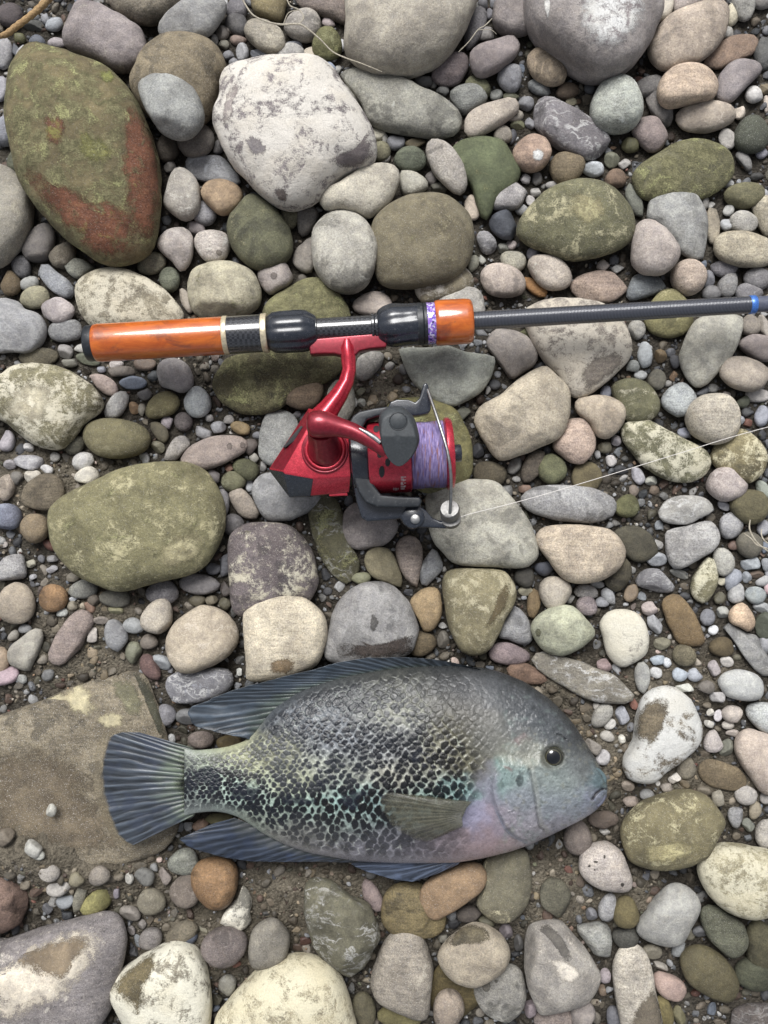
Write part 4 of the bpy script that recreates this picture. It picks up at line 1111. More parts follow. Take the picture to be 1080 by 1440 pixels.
def templates(sub, n, seed):
    out = []
    for k in range(n):
        bm = bmesh.new(); bmesh.ops.create_icosphere(bm, subdivisions=sub, radius=1)
        V = np.array([v.co[:] for v in bm.verts]); F = np.array([[v.index for v in f.verts] for f in bm.faces]); bm.free()
        r = random.Random(seed + k)
        for q in range(k % 5 + 1):
            a, el = r.uniform(0, 6.28), r.uniform(-.3, 1.3); nn = np.array([math.cos(a) * math.cos(el), math.sin(a) * math.cos(el), math.sin(el)])
            d = V @ nn; V = V - (np.maximum(d - r.uniform(.45, .78), 0) * .97)[:, None] * nn
        V = V * (1 + .16 * fbm(V * 1.1 + k * 9, k + 40, 2))[:, None]
        out.append((V, F, not (k % 5 >= 2 and sub < 3)))
    return out
T_lo, T_hi = templates(2, 12, 500), templates(3, 8, 700)
gV, gF, gC, gS = [], [], [], []; gn = 0
nrng = np.random.RandomState(11)
PAL = {'grey': ['84868a', '77787c', '98999b', '6a6a6e', '8c8a86', 'a3a3a2', '5a5b60', '707478'], 'brown': ['7c715f', '6a5e4c', '8a7f6c', '5c5244', '746a58', '93897a', '65604e', '6b5547'],
       'odd': ['b8b4ac', 'a08a74', '8c6f52', 'b09a8e', '5f6048', '7d8796', '86594a', 'c4c0b8']}
def add_pebble(u, v, r, colr, z=None, asp=None, rot=None, hi=None, flat=None):
    global gn
    Tm = T_hi if (r > 15 if hi is None else hi) else T_lo
    V, F, smo = Tm[nrng.randint(len(Tm))]
    gS.append(np.full(len(F), smo))
    ax = nrng.uniform(.95, 1.35) if asp is None else asp; az = nrng.uniform(.5, .85) if flat is None else flat
    X = V * np.array([r * ax, r / ax ** .6, r * az])
    a = nrng.uniform(0, 6.283) if rot is None else -rot
    ca, sa = math.cos(a), math.sin(a); tl = nrng.uniform(-.3, .3)
    X = np.stack([X[:, 0], X[:, 1] * math.cos(tl) - X[:, 2] * math.sin(tl), X[:, 1] * math.sin(tl) + X[:, 2] * math.cos(tl)], 1)
    X = np.stack([X[:, 0] * ca - X[:, 1] * sa, X[:, 0] * sa + X[:, 1] * ca, X[:, 2]], 1) * S
    xw, yw = (u - 540) * S, (720 - v) * S
    X += np.array([xw, yw, z])
    gV.append(X); gF.append(F + gn); gC.append(np.repeat(np.array([colr]), len(V), 0)); gn += len(V)
def pick_col(u, v, m):
    pb = .25 + .6 * m + (.2 if (v > 900 or u < 300) else 0)
    q = nrng.rand()
    if q < .10: k = 'odd'
    else: k = 'brown' if nrng.rand() < pb else 'grey'
    h = PAL[k][nrng.randint(len(PAL[k]))]; g = nrng.uniform(.20, .74) if nrng.rand() < .80 else nrng.uniform(.8, 1.25)  # most grains darkened: wetness plus gap shade put into the colour
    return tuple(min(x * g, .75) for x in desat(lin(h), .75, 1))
for s in tiny:
    zz = s.zm * S
    k = 1 - s.zm / HP
    u, v = 540 + (s.u0 - 540) * k, 720 + (s.v0 - 720) * k
    add_pebble(u, v, math.sqrt(s.major * s.minor), s.tone, zz, math.sqrt(s.major / s.minor) ** .9, s.ang, True, .75)
disc = {}
def disc_mask(r):
    r = int(math.ceil(r))
    if r not in disc:
        y, x = np.mgrid[-r:r + 1, -r:r + 1]; disc[r] = (x * x + y * y <= r * r)
    return disc[r]
PASSES = [(48, 75, 800), (30, 46, 2200), (18, 28, 4500), (10, 15, 8000), (6.5, 9, 14000), (4.6, 6.5, 15000), (3.2, 4.6, 24000), (2.3, 3.2, 30000)]
cand = []
for (r0, r1, tries) in PASSES:
    for _ in range(tries):
        r = nrng.uniform(r0, r1); near = r0 < 7
        u = nrng.uniform(-150, 1230) if near else nrng.uniform(GU0 + 80, GU1 - 80); v = nrng.uniform(-150, 1590) if near else nrng.uniform(GV0 + 80, GV1 - 80)
        infr = -25 < u < 1105 and -25 < v < 1465
        if r0 > 8 and -25 - r < u < 1105 + r and -25 - r < v < 1465 + r: continue
        if r0 < 4 and not infr and nrng.rand() < .7: continue
        iu, iv = int(u - GU0), int(v - GV0)
        if occ[iv, iu]: continue
        R = int(math.ceil(r)); D = disc_mask(R * .86)
        R2 = D.shape[0] // 2
        sub = occ[iv - R2:iv + R2 + 1, iu - R2:iu + R2 + 1]
        if sub.shape != D.shape or (sub & D).sum() > D.sum() * (.10 if r0 > 4 else .2): continue
        sub |= D
        cand.append((u, v, r))
cu = np.array([c[0] for c in cand]); cv = np.array([c[1] for c in cand])
cm_ = mudness(cu, cv); cz_ = ground_z((cu - 540) * S, (720 - cv) * S)
for i, (u, v, r) in enumerate(cand):
    m = cm_[i]
    if r < 9 and nrng.rand() < .62 * m: continue
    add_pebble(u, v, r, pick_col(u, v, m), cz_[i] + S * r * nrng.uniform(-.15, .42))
# crumbs and clods of dried mud where silt has settled
for _ in range(9000):
    u = nrng.uniform(-30, 1110); v = nrng.uniform(-30, 1470); iu, iv = int(u - GU0), int(v - GV0)
    if covered[iv, iu]: continue
    m = float(mudness(u, v))
    if nrng.rand() > m * .62 - .12: continue
    r = nrng.uniform(1.8, 4.2) if nrng.rand() < .8 else nrng.uniform(4.2, 9)
    zc = float(ground_z(np.array((u - 540) * S), np.array((720 - v) * S)))
    h = ['7a6d58', '6e624f', '857762', '625745', '746852'][nrng.randint(5)]; g = nrng.uniform(.75, 1.15)
    add_pebble(u, v, r, tuple(x * g for x in desat(lin(h), .9, 1)), zc - S * r * nrng.uniform(.0, .35), None, None, r > 6)
# a second scatter of finer grains lying over everything that is open
for _ in range(9000):
    u = nrng.uniform(-20, 1100); v = nrng.uniform(-20, 1460); iu, iv = int(u - GU0), int(v - GV0)
    if covered[iv, iu]: continue
    r = nrng.uniform(1.2, 2.6)
    cand.append((u, v, r))
xs = np.array([(c[0], c[1]) for c in cand[len(cu):]])
zz = ground_z((xs[:, 0] - 540) * S, (720 - xs[:, 1]) * S); mm_ = mudness(xs[:, 0], xs[:, 1])
T_save = T_lo; T_lo = templates(1, 8, 900)
for i, (u, v, r) in enumerate(cand[len(cu):]):
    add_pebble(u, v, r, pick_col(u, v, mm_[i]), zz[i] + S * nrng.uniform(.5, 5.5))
T_lo = T_save
gravel = np_mesh('gravel', np.vstack(gV), np.vstack(gF), gravel_material())
set_colors(gravel, np.vstack(gC)); gravel.data.polygons.foreach_set('use_smooth', np.concatenate(gS))
tag(gravel, 'loose grey and brown gravel filling the gaps between the stones', 'gravel', kind='stuff')
# ------------------------------------------------------------------ the fish: one continuous body with pigment, relief scales, and its fins as parts
def wpx(U, Vv, Z):
    """photo pixels + height in pixels -> world metres (arrays)"""
    k = 1 - Z / HP
    return np.stack([(U - 540) * k * S, (720 - Vv) * k * S, Z * S], -1)
def curve(pts, x, w=9):
    p = np.array(sorted(pts)); xs = np.linspace(p[0, 0], p[-1, 0], 800)
    ys = np.interp(xs, p[:, 0], p[:, 1]); pad = np.concatenate([2 * ys[0] - ys[w * 3:0:-1], ys, 2 * ys[-1] - ys[-2:-w * 3 - 2:-1]])
    k = np.hanning(w * 4 + 1); k /= k.sum(); sm = np.convolve(pad, k, 'same')[w * 3:w * 3 + 800]
    return np.interp(x, xs, sm)
F_TOP = [(258, 1052), (275, 1055), (300, 1053), (320, 1050), (345, 1042), (363, 1026), (373, 1010), (387, 995), (419, 973), (454, 960), (500, 948), (545, 941), (591, 937), (640, 936), (680, 939), (702, 944), (739, 959), (776, 985), (806, 1016), (820, 1038), (835, 1063), (845, 1079), (853, 1096)]
F_BOT = [(258, 1148), (275, 1143), (300, 1141), (318, 1143), (338, 1150), (373, 1174), (405, 1190), (437, 1200), (500, 1211), (560, 1214), (600, 1214), (643, 1213), (680, 1207), (717, 1198), (746, 1188), (776, 1174), (820, 1152), (840, 1139), (853, 1122)]
F_TH = [(258, 7), (290, 14), (350, 24), (430, 38), (520, 50), (620, 55), (700, 53), (760, 45), (810, 32), (840, 19), (853, 9)]
FZ = 50.0
ANCH = [  # u v ru rv  net centre spot
 (268, 1075, 12, 22, '7f8a80', '4a525a', .8), (285, 1070, 22, 14, 'a5b092', '6b726f', .8), (300, 1100, 26, 16, 'b9d4c2', '181e2b', 1.3), (266, 1108, 10, 16, '7a8684', '141a26', 1.1), (285, 1132, 26, 10, '8a9490', '444a52', .8),
 (340, 1072, 30, 16, 'b9bd8a', '73756e', .9), (345, 1112, 30, 16, '9fbcae', '161d2c', 1.4), (375, 1150, 26, 12, '9aa796', '2a323e', 1.1), (395, 1062, 28, 22, 'a8aa88', '60666e', .9), (402, 1100, 26, 16, 'c3caa0', '50565c', 1),
 (425, 1130, 34, 14, '9fc2b4', '0e141e', 1.4), (440, 1172, 40, 16, '8c8c86', '4a4c52', .9), (425, 1000, 36, 24, '747c86', '2a3344', .95), (480, 975, 40, 18, '868c8c', '2b3444', .95), (480, 1035, 40, 26, '8a919a', '232b3a', 1.05),
 (480, 1088, 36, 20, 'aab0a0', '3c444e', 1), (495, 1122, 34, 14, '93c0b8', '10161e', 1.4), (490, 1160, 34, 14, '93b0a6', '1a2024', 1.2), (500, 1195, 50, 14, '8d8a96', '565864', .8),
 (560, 955, 46, 16, '84867a', '484c52', .75), (560, 1005, 40, 24, '9a9b88', '3c4450', .9), (560, 1050, 34, 22, '8c9096', '262d38', 1.05), (565, 1092, 30, 16, 'bdb9a4', '2c2d30', 1.2), (530, 1130, 26, 16, '86a8a8', '14191f', 1.3), (530, 1178, 34, 16, '93929e', '3c3e48', .9),
 (640, 955, 40, 16, '64666a', '585b60', .3), (650, 1000, 36, 22, '74716a', '66635c', .3), (628, 1030, 26, 16, '726d4a', '3c3826', 1), (608, 1062, 26, 18, '9f9c80', '1f1d1a', 1.4), (590, 1092, 24, 14, '9fa896', '15181b', 1.4), (655, 1078, 22, 16, '726e52', '36342a', 1), (640, 1106, 26, 12, '84b0ae', '1d3338', 1.2), (610, 1112, 24, 10, '92b8ae', '1c2a30', 1.2),
 (625, 1194, 34, 16, 'a597a2', '877984', .6), (680, 1190, 34, 14, 'b8989a', 'a08286', .4), (570, 1203, 36, 12, '9a98a6', '6a6878', .7),
 (700, 968, 34, 20, '575c62', '575c62', .1), (745, 1000, 30, 24, '59616a', '59616a', 0), (700, 1030, 30, 20, '76766e', '6c6c66', .1), (765, 1022, 28, 20, '5f6870', '5f6870', 0), (805, 1035, 18, 22, '50565a', '50565a', 0), (742, 1056, 24, 14, '9c9f86', '9c9f86', 0), (716, 1092, 16, 16, '7fa6a0', '2a434c', .7),
 (732, 1120, 18, 16, '8a96a4', '8a96a4', 0), (722, 1152, 18, 14, 'a499aa', 'a499aa', 0), (745, 1172, 20, 10, 'a9a1ae', 'a9a1ae', 0), (780, 1100, 24, 20, '8ca09a', '8ca09a', 0), (792, 1132, 24, 16, '8c9aaa', '8c9aaa', 0), (815, 1080, 16, 18, '7a8282', '7a8282', 0), (843, 1094, 11, 11, '5f8a94', '5f8a94', 0), (838, 1126, 14, 10, '878fb0', '878fb0', 0), (802, 1154, 22, 10, 'a19cb0', 'a19cb0', 0), (684, 1105, 10, 18, '9a98ac', '9a98ac', 0), (664, 1150, 12, 12, 'b4b0d4', 'b4b0d4', 0), (690, 1165, 16, 16, 'a794a6', 'a794a6', .2)]
def seg_dist(U, Vv, pts):
    best = np.full(U.shape, 1e9); side = np.zeros(U.shape)
    for (a, b), (c, d) in zip(pts[:-1], pts[1:]):
        dx, dy = c - a, d - b; L2 = dx * dx + dy * dy
        t = np.clip(((U - a) * dx + (Vv - b) * dy) / L2, 0, 1)
        dd = np.hypot(U - a - t * dx, Vv - b - t * dy); cr = dx * (Vv - b) - dy * (U - a)
        m = dd < best; best = np.where(m, dd, best); side = np.where(m, np.sign(cr), side)
    return best, side
GILL = [(700, 1062), (703, 1074), (692, 1088), (688, 1104), (691, 1124), (697, 1142), (709, 1166), (721, 1178), (738, 1186)]
PREOP = [(744, 1082), (748, 1100), (752, 1122), (755, 1148), (758, 1163), (765, 1168)]
MOUTH = [(856, 1109), (846, 1110), (838, 1116), (833, 1124)]
NOST = [(783, 1032), (790, 1034), (796, 1040)]
def fish_fields(U, Vv, top=True):
    """relief (px) and pigment at photo pixel positions on the fish's side"""
    T, B = curve(F_TOP, U), curve(F_BOT, U)
    P = np.stack([U, Vv, np.zeros_like(U)], 1)
    sig = np.interp(U, [260, 300, 400, 520, 620, 700], [8.0, 8.4, 10.4, 12.6, 13.6, 13.6])
    edge = np.minimum(Vv - T, B - Vv)
    # scale lattice in a coordinate that shrinks towards the tail
    us = np.linspace(230, 870, 900); uc = np.cumsum(1 / np.interp(us, [260, 300, 400, 520, 620, 700], [8.0, 8.4, 10.4, 12.6, 13.6, 13.6])) * (us[1] - us[0])
    X = np.interp(U, us, uc) + .30 * fbm(P / 30, 21, 2) + .30 * fbm(P / 12, 22, 2); mid = curve([(258, 1100), (400, 1090), (560, 1078), (700, 1075), (853, 1080)], U)
    Y = (Vv - mid) / sig + .28 * fbm(P / 26, 33, 2) + .26 * fbm(P / 12, 34, 2)
    Y = np.where(Y > 0, 8 * np.log1p(np.maximum(Y, 0) / 8) * 1.0 + .10 * np.maximum(Y - 5, 0) ** 1.6, Y)
    hj = .60; best = np.full(U.shape, 9.); sec = np.full(U.shape, 9.); lx = np.zeros_like(U); ly = np.zeros_like(U); cid = np.zeros(U.shape)
    j0 = np.floor(Y / hj)
    for dj in (-1, 0, 1, 2):
        j = j0 + dj; o = np.where(np.mod(j, 2) > .5, .5, 0.0); i0 = np.floor(X - o)
        for di in (0, 1):
            i = i0 + di
            hx = (np.sin(i * 127.1 + j * 311.7) * 43758.5453) % 1; hy = (np.sin(i * 269.5 + j * 183.3) * 24634.6345) % 1
            dx = X - (i + o + (hx - .5) * .34); dy = (Y - (j * hj + (hy - .5) * .24)) * 1.0
            d = np.sqrt((dx * .92) ** 2 + (dy * 1.02) ** 2)
            n = d < best; sec = np.where(n, best, np.minimum(sec, d))
            lx = np.where(n, dx, lx); ly = np.where(n, dy, ly); cid = np.where(n, hx, cid); best = np.where(n, d, best)
    rim = sec - best                                   # 0 on the borders between scales
    scaled = sstep(722, 655, U + .25 * np.abs(Vv - 1060)) * sstep(0, 16, edge)
    gd, gs = seg_dist(U, Vv, GILL); behind = (gs > 0)
    num = np.zeros((len(U), 3)); ctr = np.zeros((len(U), 3)); sp = np.zeros(len(U)); wt = np.full(len(U), 1e-9)
    U2, V2 = U + 16 * fbm(P / 16, 5, 4), Vv + 14 * fbm(P / 16, 6, 4)
    for (a, b, ra, rb, cn, cc, k) in ANCH:
        w = np.exp(-(((U2 - a) / (ra * 1.15)) ** 2 + ((V2 - b) / (rb * 1.15)) ** 2)) + 1e-7
        num += w[:, None] * np.array(lin(cn)); ctr += w[:, None] * np.array(lin(cc)); sp += w * k; wt += w
    net, cen, sp = num / wt[:, None], ctr / wt[:, None], sp / wt
    nz = fbm(P / 5, 41, 3); nz2 = fbm(P / 14, 43, 3); nf = fbm(P / 2.0, 47, 2)
    r0 = .285 + .055 * sp + (cid - .5) * .20 + .13 * nz2 + .06 * fbm(P / 7, 58, 2)
    spot = sstep(.085, -.05, best - r0 + .06 * nf + .05 * nz) * np.clip(sp, 0, 1.2) * sstep(-1.0, -.15, nz2 + (cid - .5) * 1.3 + (sp - .8) * 1.3)
    spot = np.clip(spot, 0, 1) * scaled
    keep = sstep(-.45, .45, fbm(P / 11, 57, 3) + .35 * (sp - .8)) * .8 + .2      # the pale net is broken, brighter in clusters
    keep = np.where(scaled > .01, 1 - scaled * (1 - keep), 1)
    net = net * (.50 + .66 * keep)[:, None]
    C = net * (1 - spot[:, None]) + cen * .60 * spot[:, None]
    # shining flecks on the scale borders
    fl = sstep(.16, .0, rim) * sstep(.55, .95, fbm(P / 6, 55, 3) + .35) * scaled * sstep(.4, .9, sp)
    C = C + (fl * .42)[:, None] * np.array([.85, .95, .75])
    C = C * (1 + .20 * nz + .12 * nf)[:, None]
    # fused dark blotches along the flank and on the tail root
    for (a, b, ra, rb, k) in [(292, 1098, 15, 24, .9), (345, 1112, 26, 13, .8), (420, 1125, 30, 10, .7), (500, 1122, 24, 10, .7), (455, 1098, 12, 9, .55), (545, 1120, 16, 10, .65), (585, 1062, 14, 10, .5), (622, 1078, 12, 9, .5), (560, 1085, 12, 8, .5), (440, 1050, 12, 8, .45), (520, 1050, 14, 8, .45), (400, 1120, 12, 10, .6), (268, 1100, 5, 18, .6), (605, 1070, 20, 14, .35)]:
        w = np.exp(-(((U2 - a) / ra) ** 2 + ((V2 - b) / rb) ** 2)) * k; w = sstep(.26, .50, w + .14 * nz + .10 * nz2) * .88
        C = C * (1 - w[:, None]) + w[:, None] * np.array(lin('1c2333'))
    # dark back ridge, pale throat, sores
    w = sstep(20, 2, Vv - T + 5 * nz) * .72 * sstep(330, 420, U); C = C * (1 - w[:, None]) + w[:, None] * np.array(lin('33383c'))
    w = sstep(34, 24, Vv - T + 6 * nz2) * sstep(18, 24, Vv - T) * .55 * sstep(.0, .3, fbm(P / 7, 71, 2)) * sstep(520, 420, U) * sstep(350, 380, U)
    C = C * (1 - w[:, None]) + w[:, None] * np.array(lin('12151a'))
    for (a, b, r, hx, k) in [(731, 1042, 5.5, '9c7a7a', .7), (713, 1081, 4, 'a0625c', .75), (737, 1037, 4, '855a5c', .6)]:
        w = np.exp(-((U2 - a) ** 2 + (V2 - b) ** 2) / r ** 2) * k; C = C * (1 - w[:, None]) + w[:, None] * np.array(lin(hx))
    # blotchy head skin with teal and yellow glints
    hd = sstep(690, 720, U)
    w = hd * sstep(.15, .6, fbm(P / 10, 81, 3)) * .35; C = C * (1 - w[:, None]) + w[:, None] * np.array(lin('8fb0a6'))
    w = hd * sstep(.25, .7, fbm(P / 8, 83, 3)) * .35 * sstep(1000, 1040, Vv); C = C * (1 - w[:, None]) + w[:, None] * np.array(lin('a8a67c'))
    w = sstep(700, 730, U) * sstep(.05, .5, fbm(P / 12, 85, 3)) * .3 * sstep(1040, 990, Vv); C = C * (1 - w[:, None]) + w[:, None] * np.array(lin('3f464e'))
    # operculum edge and fold lines with crease shade painted in, mouth
    w = sstep(2.6, .2, gd) * .22 * sstep(-.5, .2, nz2 + .2); C = C * (1 - w[:, None]) + w[:, None] * np.array(lin('2c2f3a'))
    w = sstep(7, 2, gd) * (~behind) * .45 * sstep(1120, 1150, Vv); C = C * (1 - w[:, None]) + w[:, None] * np.array(lin('a6b6d8'))
    pd, ps = seg_dist(U, Vv, PREOP); w = sstep(2.2, .2, pd) * .45; C = C * (1 - w[:, None]) + w[:, None] * np.array(lin('353c46'))
    w = sstep(5, 2, np.abs(pd - 4)) * (ps < 0) * .3; C = C * (1 - w[:, None]) + w[:, None] * np.array(lin('b3b69c'))
    md, _ = seg_dist(U, Vv, MOUTH); w = sstep(2.6, .6, md) * .85; C = C * (1 - w[:, None]) + w[:, None] * np.array(lin('3a3034'))
    nd, _ = seg_dist(U, Vv, NOST); w = sstep(1.8, .5, nd) * .7; C = C * (1 - w[:, None]) + w[:, None] * np.array(lin('22262a'))
    ed = np.hypot(U - 778, Vv - 1065); w = sstep(23, 16, ed) * .5; C = C * (1 - w[:, None]) + w[:, None] * np.array(lin('5a5a42'))
    # darker along the back
    w = sstep(90, 10, Vv - T) * .30 * sstep(360, 470, U); C = C * (1 - w)[:, None]
    # dark teal dashes on the gill cover, freckles on the cheek
    w = np.exp(-(((U - 722) / 20) ** 2 + ((Vv - 1098) / 20) ** 2)) * sstep(.12, .42, fbm(np.stack([(U + .5 * Vv) / 5.5, (Vv - .9 * U) / 13, 0 * U], 1), 101, 2)) * .85
    C = C * (1 - w[:, None]) + w[:, None] * np.array(lin('22343c'))
    w = hd * sstep(.35, .7, fbm(P / 4.5, 103, 2)) * .34; C = C * (1 - w[:, None]) + w[:, None] * np.array(lin('4c5658'))
    C = C * (1 + hd * (.16 * fbm(P / 3.4, 107, 2) + .14 * fbm(P / 7.5, 109, 3)))[:, None]
    # relief
    H = scaled * (sstep(.0, .22, rim) * .8 - lx * 1.3 + .25 * nf + (cid - .5) * .5)
    H += np.where(behind, 0, 1) * sstep(0, 6, gd) * 6.5 * sstep(1060, 1080, Vv) * sstep(640, 690, U) * sstep(830, 720, U)
    H += np.where(ps < 0, 1, 0) * sstep(0, 3, pd) * sstep(40, 0, pd) * 2.4
    H -= sstep(3, 0, pd) * 1.4 + sstep(3.2, 0, md) * 4.0 + sstep(2, 0, nd) * 1.2
    H += np.exp(-((ed - 19) / 4.5) ** 2) * 2.0 - sstep(17, 11, ed) * 4
    H += hd * .65 * fbm(P / 4.2, 111, 2) + 1.3 * nz2 * hd + .45 * nz + .5 * nf * hd - hd * 1.6 * sstep(.50, .75, fbm(P / 3.2, 88, 2)) * sstep(.0, .4, nz2)
    H += sstep(15, 5, np.hypot(U - 845, Vv - 1095)) * 3.0 + sstep(13, 4, np.hypot(U - 844, Vv - 1125)) * 2.6
    yl = (C @ np.array([.2126, .7152, .0722]))[:, None]
    hd3 = sstep(690, 730, U)[:, None]
    C = (yl + (C - yl) * (.70 - .22 * hd3)) * (.58 + .0 * hd3)
    return H, np.clip(C, .004, .8)
NU = 640
uu = np.linspace(259, 853, NU)
tt = np.sin(np.linspace(-math.pi / 2, math.pi / 2, 300)); tb = np.sin(np.linspace(math.pi / 2, -math.pi / 2, 34))[1:-1]
Tt, Bb = curve(F_TOP, uu), curve(F_BOT, uu); Th = curve(F_TH, uu)
def fish_side(ts, sgn):
    U = np.repeat(uu[:, None], len(ts), 1); mid = ((Tt + Bb) / 2)[:, None]; hf = ((Bb - Tt) / 2)[:, None]
    V_ = mid + hf * ts[None, :]
    prof = np.maximum(1 - ts ** 2, 0) ** .62
    asym = 1 + .12 * np.where(ts > 0, ts, 0)
    Z = FZ + sgn * Th[:, None] * (prof * asym)[None, :]
    return U, V_, Z
U1, V1, Z1 = fish_side(tt, 1); U2_, V2_, Z2 = fish_side(tb, -.85)
H1, C1 = fish_fields(U1.ravel(), V1.ravel())
fade = (np.maximum(1 - tt ** 2, 0) ** .5)[None, :] * sstep(0, .03, (uu - 259) / 594)[:, None] * sstep(0, .012, (853 - uu) / 594)[:, None]
Z1 = Z1 + H1.reshape(U1.shape) * np.clip(fade * 1.6, 0, 1)
H2, C2_ = fish_fields(U2_.ravel(), V2_.ravel())
UU, VV, ZZ = np.hstack([U1, U2_]), np.hstack([V1, V2_]), np.hstack([Z1, Z2])
CC = np.concatenate([C1.reshape(NU, -1, 3), C2_.reshape(NU, -1, 3)], 1)
VW = wpx(UU.ravel(), VV.ravel(), ZZ.ravel())
K = UU.shape[1]; idx = np.arange(NU * K).reshape(NU, K)
a = idx[:-1]; b = idx[1:]; an = np.roll(a, -1, 1); bn = np.roll(b, -1, 1)
Qf = np.stack([a.ravel(), an.ravel(), bn.ravel(), b.ravel()], 1)
# blunt end caps
capv = np.array([VW[idx[0]].mean(0), VW[idx[-1]].mean(0)]); capv[1, 0] += 1.5 * S
VW = np.vstack([VW, capv]); c0, c1 = len(VW) - 2, len(VW) - 1
cap0 = np.stack([np.roll(idx[0], -1), idx[0], np.full(K, c0)], 1); cap1 = np.stack([idx[-1], np.roll(idx[-1], -1), np.full(K, c1)], 1)
COL = np.vstack([CC.reshape(-1, 3), CC[0].mean(0)[None], CC[-1].mean(0)[None]])

def fish_material():
    t = NT('wet_fish_skin'); c = t.attr('Col', 'GEOMETRY'); P = t.vmath('SCALE', t.coord('Object'), 100.0)
    n = t.noise(P, 30, 3, .6); n2 = t.noise(P, 7, 4, .6)
    c = t.mix(1, c, t.vmath('SCALE', (1, 1, 1), t.rng(n, .25, .75, .78, 1.24, False)), 'MULTIPLY')
    return t.finish(c, t.rng(n2, .3, .7, .22, .46), t.bump(t.math('ADD', n2, t.math('MULTIPLY', n, .4)), .4, .0007), spec=.45, coat=.08)
def fin_material():
    t = NT('wet_fin_membrane'); c = t.attr('Col', 'GEOMETRY'); P = t.vmath('SCALE', t.coord('Object'), 100.0)
    n = t.noise(P, 24, 3, .6)
    c = t.mix(1, c, t.vmath('SCALE', (1, 1, 1), t.rng(n, .25, .75, .8, 1.2, False)), 'MULTIPLY')
    m = t.finish(c, .34, t.bump(n, .3, .0005), spec=.5)
    a = t.attr('Col', 'GEOMETRY', 'Alpha'); t.put(t.b.inputs['Alpha'], a)
    return m
FISH_M, FIN_M = fish_material(), fin_material()
fish = empty('fish', W(540, 1090, 0))
tag(fish, 'whole dark speckled fish with a rounded forehead lying on its side on the gravel', 'fish')
def under(o, root):
    o.parent = root; o.matrix_parent_inverse = Matrix.Translation(-root.location); return o
body = build_mixed('body', VW, Qf, np.vstack([cap0, cap1]), FISH_M); set_colors(body, COL); under(body, fish)

def polyline(pts, n):
    P = np.array(pts, float); d = np.concatenate([[0], np.cumsum(np.hypot(*np.diff(P, axis=0).T))]); s = np.linspace(0, d[-1], n * 4)
    x, y = np.interp(s, d, P[:, 0]), np.interp(s, d, P[:, 1])
    k = max(3, n // 12) * 2 + 1; ker = np.hanning(k + 2)[1:-1]; ker /= ker.sum()
    def sm(q): 
        p = np.concatenate([2 * q[0] - q[k // 2:0:-1], q, 2 * q[-1] - q[-2:-k // 2 - 1:-1]]); return np.convolve(p, ker, 'valid')
    x, y = sm(x), sm(y); i = np.linspace(0, len(x) - 1, n)
    return np.interp(i, np.arange(len(x)), x), np.interp(i, np.arange(len(y)), y)
def make_fin(name, base, outer, zb, zo, nrays, colf, nb=150, nr=46, sweep=1.0, ridge=.7, label=None, ragged=2.0):
    bx_, by_ = polyline(base, nb); ox, oy = polyline(outer, nb)
    s = np.linspace(0, 1, nb)[:, None]; r = np.linspace(0, 1, nr)[None, :]
    rag = ragged * (fbm(np.stack([s[:, 0] * nrays * 1.0, s[:, 0] * 0, s[:, 0] * 0], 1), 91, 2))
    rr = r * (1 + (rag / 60)[:, None] * (r > .9))
    U = bx_[:, None] * (1 - rr) + ox[:, None] * rr; V_ = by_[:, None] * (1 - rr) + oy[:, None] * rr
    wv = s * nrays + .34 * fbm(np.stack([(s + r * 0).ravel() * nrays * .7, (r + s * 0).ravel() * 3, np.zeros(nb * nr)], 1), 95, 2).reshape(nb, nr)
    wv = wv + .10 * fbm(np.stack([(s + r * 0).ravel() * nrays * 2.3, (r + s * 0).ravel() * 1.2, np.zeros(nb * nr)], 1), 96, 2).reshape(nb, nr)
    ray = .5 + .5 * np.cos(wv * 2 * np.pi)                           # 1 on the rays
    split = .5 + .5 * np.cos(wv * 4 * np.pi); rayc = ray * (1 - .45 * r) + split * .45 * r
    zb_ = np.asarray(zb(s, r) if callable(zb) else zb + (zo - zb) * r + 0 * s)
    Z = zb_ + ridge * rayc * (1 - .5 * r) + 1.6 * fbm(np.stack([U.ravel() / 26, V_.ravel() / 26, np.zeros(nb * nr)], 1), 99, 2).reshape(nb, nr)
    C = colf(s + 0 * r, r + 0 * s, rayc, U, V_)
    top = wpx(U, V_, Z).reshape(-1, 3); bot = wpx(U, V_, Z - 1.3).reshape(-1, 3)
    n0 = nb * nr; ii = np.arange(n0).reshape(nb, nr)
    q = np.stack([ii[:-1, :-1].ravel(), ii[:-1, 1:].ravel(), ii[1:, 1:].ravel(), ii[1:, :-1].ravel()], 1)
    ring = np.concatenate([ii[0, :], ii[1:, -1], ii[-1, -2::-1], ii[-2:0:-1, 0]]); rn = np.roll(ring, -1)
    side = np.stack([ring, ring + n0, rn + n0, rn], 1)
    o = np_mesh(name, np.vstack([top, bot]), np.vstack([q, q[:, ::-1] + n0, side]), FIN_M)
    set_colors(o, np.vstack([C.reshape(-1, 4)] * 2)); under(o, fish)
    if label: o['label'] = label
    return o
def mixc(a, b, t): return a * (1 - t[..., None]) + b * t[..., None]
L_ = lambda h: np.array(lin(h))
